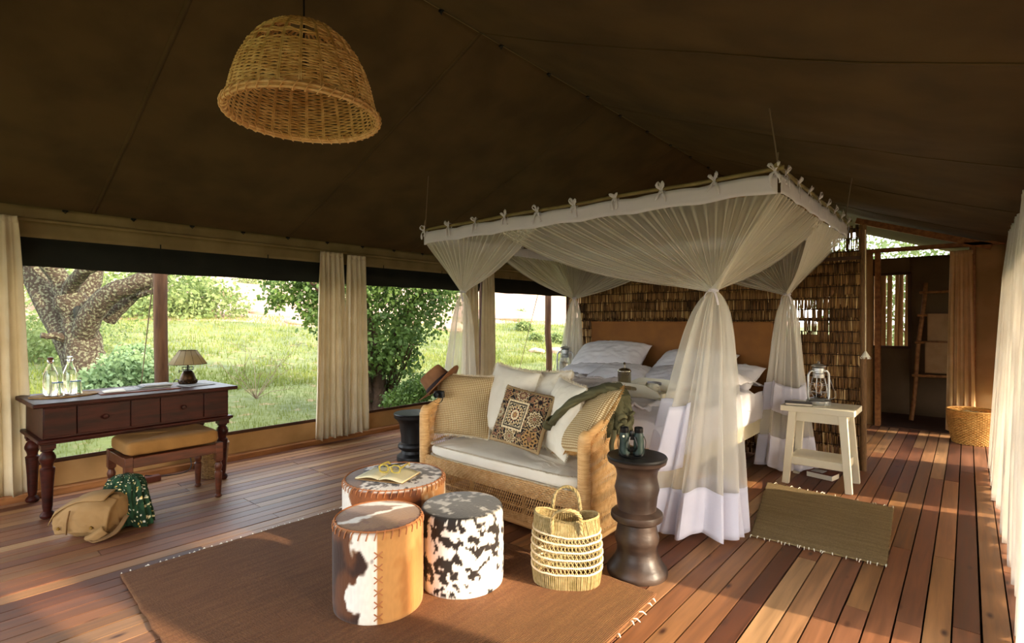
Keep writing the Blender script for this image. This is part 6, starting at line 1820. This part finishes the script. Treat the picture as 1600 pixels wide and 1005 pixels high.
# ================================================================== laundry basket
lb_ = thing('laundry_basket', 'round honey wicker basket standing by the bathroom curtain', 'basket', (.045, 7.33, 0)); lb_.scale = (.88, .88, .95)
mb = MB()
for i, z in enumerate(np.arange(.006, .36, .0135)):
    n = 66; r0 = .19+.055*sin(min(1, z/.36)*PI*.5)
    mb.tube([((r0+.006*(-1 if (k+i) % 2 else 1))*cos(2*PI*k/n), (r0+.006*(-1 if (k+i) % 2 else 1))*sin(2*PI*k/n), z+.003*sin(2*PI*k/n+2)) for k in range(n)], .0068, 4, closed=True)
mb.build('weave', M['basket'], lb_)
MB().tube([(.246*cos(a), .246*sin(a), .365) for a in np.linspace(0, 2*PI, 50, endpoint=False)], .010, 6, closed=True).build('rim', M['basket'], lb_)
MB().lathe([(.001,.01),(.185,.01)], 30, cap=False).build('base', M['basket'], lb_)
MB().grid(40, 12, lambda u, v: (.185*v*cos(2*PI*u), .185*v*sin(2*PI*u), .33+.02*nz(v*4*cos(2*PI*u), v*4*sin(2*PI*u))), cu=True).build('lining', M['seagrass_dark'], lb_)

# ================================================================== ladder with towels
ld = thing('towel_ladder', 'rustic pole ladder leaning on the dark bathroom wall', 'ladder', (-.42, 8.80, 0))
for x0, x1 in ((-.13, -.005), (.55, .44)):
    MB().tube([(x0+(x1-x0)*t+.008*sin(t*9), -.34+.44*t, 1.78*t) for t in np.linspace(0, 1, 10)], .026, 10).build('side_pole', M['timber'], ld)
for t in (.32, .56, .76, .93):
    MB().tube([(-.16+.10*t, -.34+.44*t-.02, 1.78*t), (.62-.10*t, -.34+.44*t-.02, 1.78*t+.01)], .018, 8).build('rung', M['timber'], ld)
def towel(lb, x0, x1, t, drop):
    y = -.34+.44*t-.02; z = 1.78*t; L0 = ld.location
    def f(u, v):
        xx = x0+(x1-x0)*u
        if v < .5: k = (.5-v)*2; return (xx, y+.026+.0*k+.008*nz(u*4, v*3), z+.024-.7*drop*k)
        k = (v-.5)*2; return (xx, y-.026-.008*sin(k*3)+.006*nz(u*4, v*3), z+.024-drop*k)
    o = MB().grid(24, 40, f).build('towel', M['towel'], None, loc=L0, solid=.012, ang=80); tag(o, lb, 'towel', 'towels on the ladder')
towel('tan towel hanging on the upper rung of the pole ladder', .02, .42, .76, .36)
towel('tan towel hanging on the lower rung of the pole ladder', .00, .46, .55, .40)

# ================================================================== light pull
lp = thing('light_pull', 'thin cord with a white shell-like tassel beside the reed screen', 'pull cord', (-.655, 5.33, 0))
MB().tube([(0,0,2.06),(0,.004,1.5),(0,0,1.02)], .004, 6).build('pull_cord', M['rope_white'], lp)
MB().lathe([(.004,1.03),(.010,1.02),(.030,.985),(.033,.980)], 14, cap=False).build('tassel', M['beads'], lp, solid=.003)
for k in range(7):
    a = 2*PI*k/7; MB().tube([(.031*cos(a)+.008*cos(b)*cos(a), .031*sin(a)+.008*cos(b)*sin(a), .972+.008*sin(b)) for b in np.linspace(0, 2*PI, 10, endpoint=False)], .002, 4, closed=True).build('bead_loop', M['beads'], lp)

# ================================================================== pendant
pd = thing('wicker_pendant', 'bell shaped wicker pendant shade with two open bands hanging from the roof', 'pendant lamp', (-1.90, .985, 2.07))
pd.scale = (.93, .93, .96)
pz = (roof_z(-1.92, .98)-2.07)/.96
PR = [(r*.955, z*.90) for r, z in [(.300,0),(.294,.03),(.287,.07),(.276,.12),(.262,.17),(.243,.22),(.215,.275),(.180,.32),(.135,.36),(.085,.385),(.03,.396)]]
def pr(z):
    for (r0, z0), (r1, z1) in zip(PR[:-1], PR[1:]):
        if z <= z1: return r0+(r1-r0)*(z-z0)/(z1-z0)
    return .03
def wring(mb, z, amp, r, n=96, ph=0, wob=.002):
    pts = []
    for i in range(n):
        q = 2*PI*i/n; rr = pr(z)+amp*sin(q*n/4+ph)
        pts.append((rr*cos(q), rr*sin(q), z+wob*nz(cos(q)*4, sin(q)*4, z*80)))
    mb.tube(pts, r, 4, closed=True)
bands = [(.010,.200,'lower_weave'), (.226,.242,'middle_weave'), (.268,.353,'crown_weave')]
for a, b, nm in bands:
    mb = MB(); z = a; i = 0
    while z < b:
        wring(mb, z, .0045, .0030, ph=(i % 2)*PI, wob=.0035); z += .0064; i += 1
    mb.build(nm, M['wicker_lamp'], pd)
mb = MB()
for k in range(24):
    for d in (-.012, .012):
        q = 2*PI*k/24+d
        mb.tube([(pr(z)*cos(q), pr(z)*sin(q), z) for z in np.linspace(0, .352, 16)], .0034, 4, flat=1.4)
mb.build('upright_canes', M['wicker_lamp'], pd)
mb = MB()
for k in (-1, 0, 1): mb.tube([((.289+.006*(k != 0))*cos(a), (.289+.006*(k != 0))*sin(a), .002+k*.008) for a in np.linspace(0, 2*PI, 70, endpoint=False)], .006, 6, closed=True)
mb.build('rim_hoop', M['rattan'], pd)
mb = MB()
for k in range(44):
    q = 2*PI*k/44; c = Vector((.290*cos(q), .290*sin(q), .003)); rv = Vector((cos(q), sin(q), 0)); tv = Vector((-sin(q), cos(q), 0))
    mb.tube([c+rv*.016*cos(b)+Vector((0,0,.019*sin(b)))+tv*.012*sin(b) for b in np.linspace(0, 2*PI, 9, endpoint=False)], .0026, 4, closed=True)
mb.build('rim_binding', M['rattan'], pd)
MB().tube([(0,0,.25),(0,0,pz)], .004, 6).build('lamp_cord', M['cord'], pd)
MB().lathe([(.018,.20),(.020,.21),(.020,.255),(.010,.262)], 16).build('bulb_holder', M['black_plastic'], pd)
MB().lathe([(.001,.105),(.018,.112),(.028,.14),(.022,.17),(.014,.20)], 20).build('bulb', M['bulb'], pd)

# woven and stitched parts whose single strands are too fine to pick apart
for o in bpy.data.objects:
    if o.type == 'MESH' and o.parent is not None and 'kind' not in o:
        n = o.name.split('.')[0]
        if any(w in n for w in ('weave', 'strands', '_bands', 'lattice', 'ribs', 'fringe', 'lacing', 'inlay', 'frayed', 'twigs', 'stems', 'stitching', 'wrapping', 'upright', 'binding', 'seat_band', 'edging')):
            o['kind'] = 'stuff'
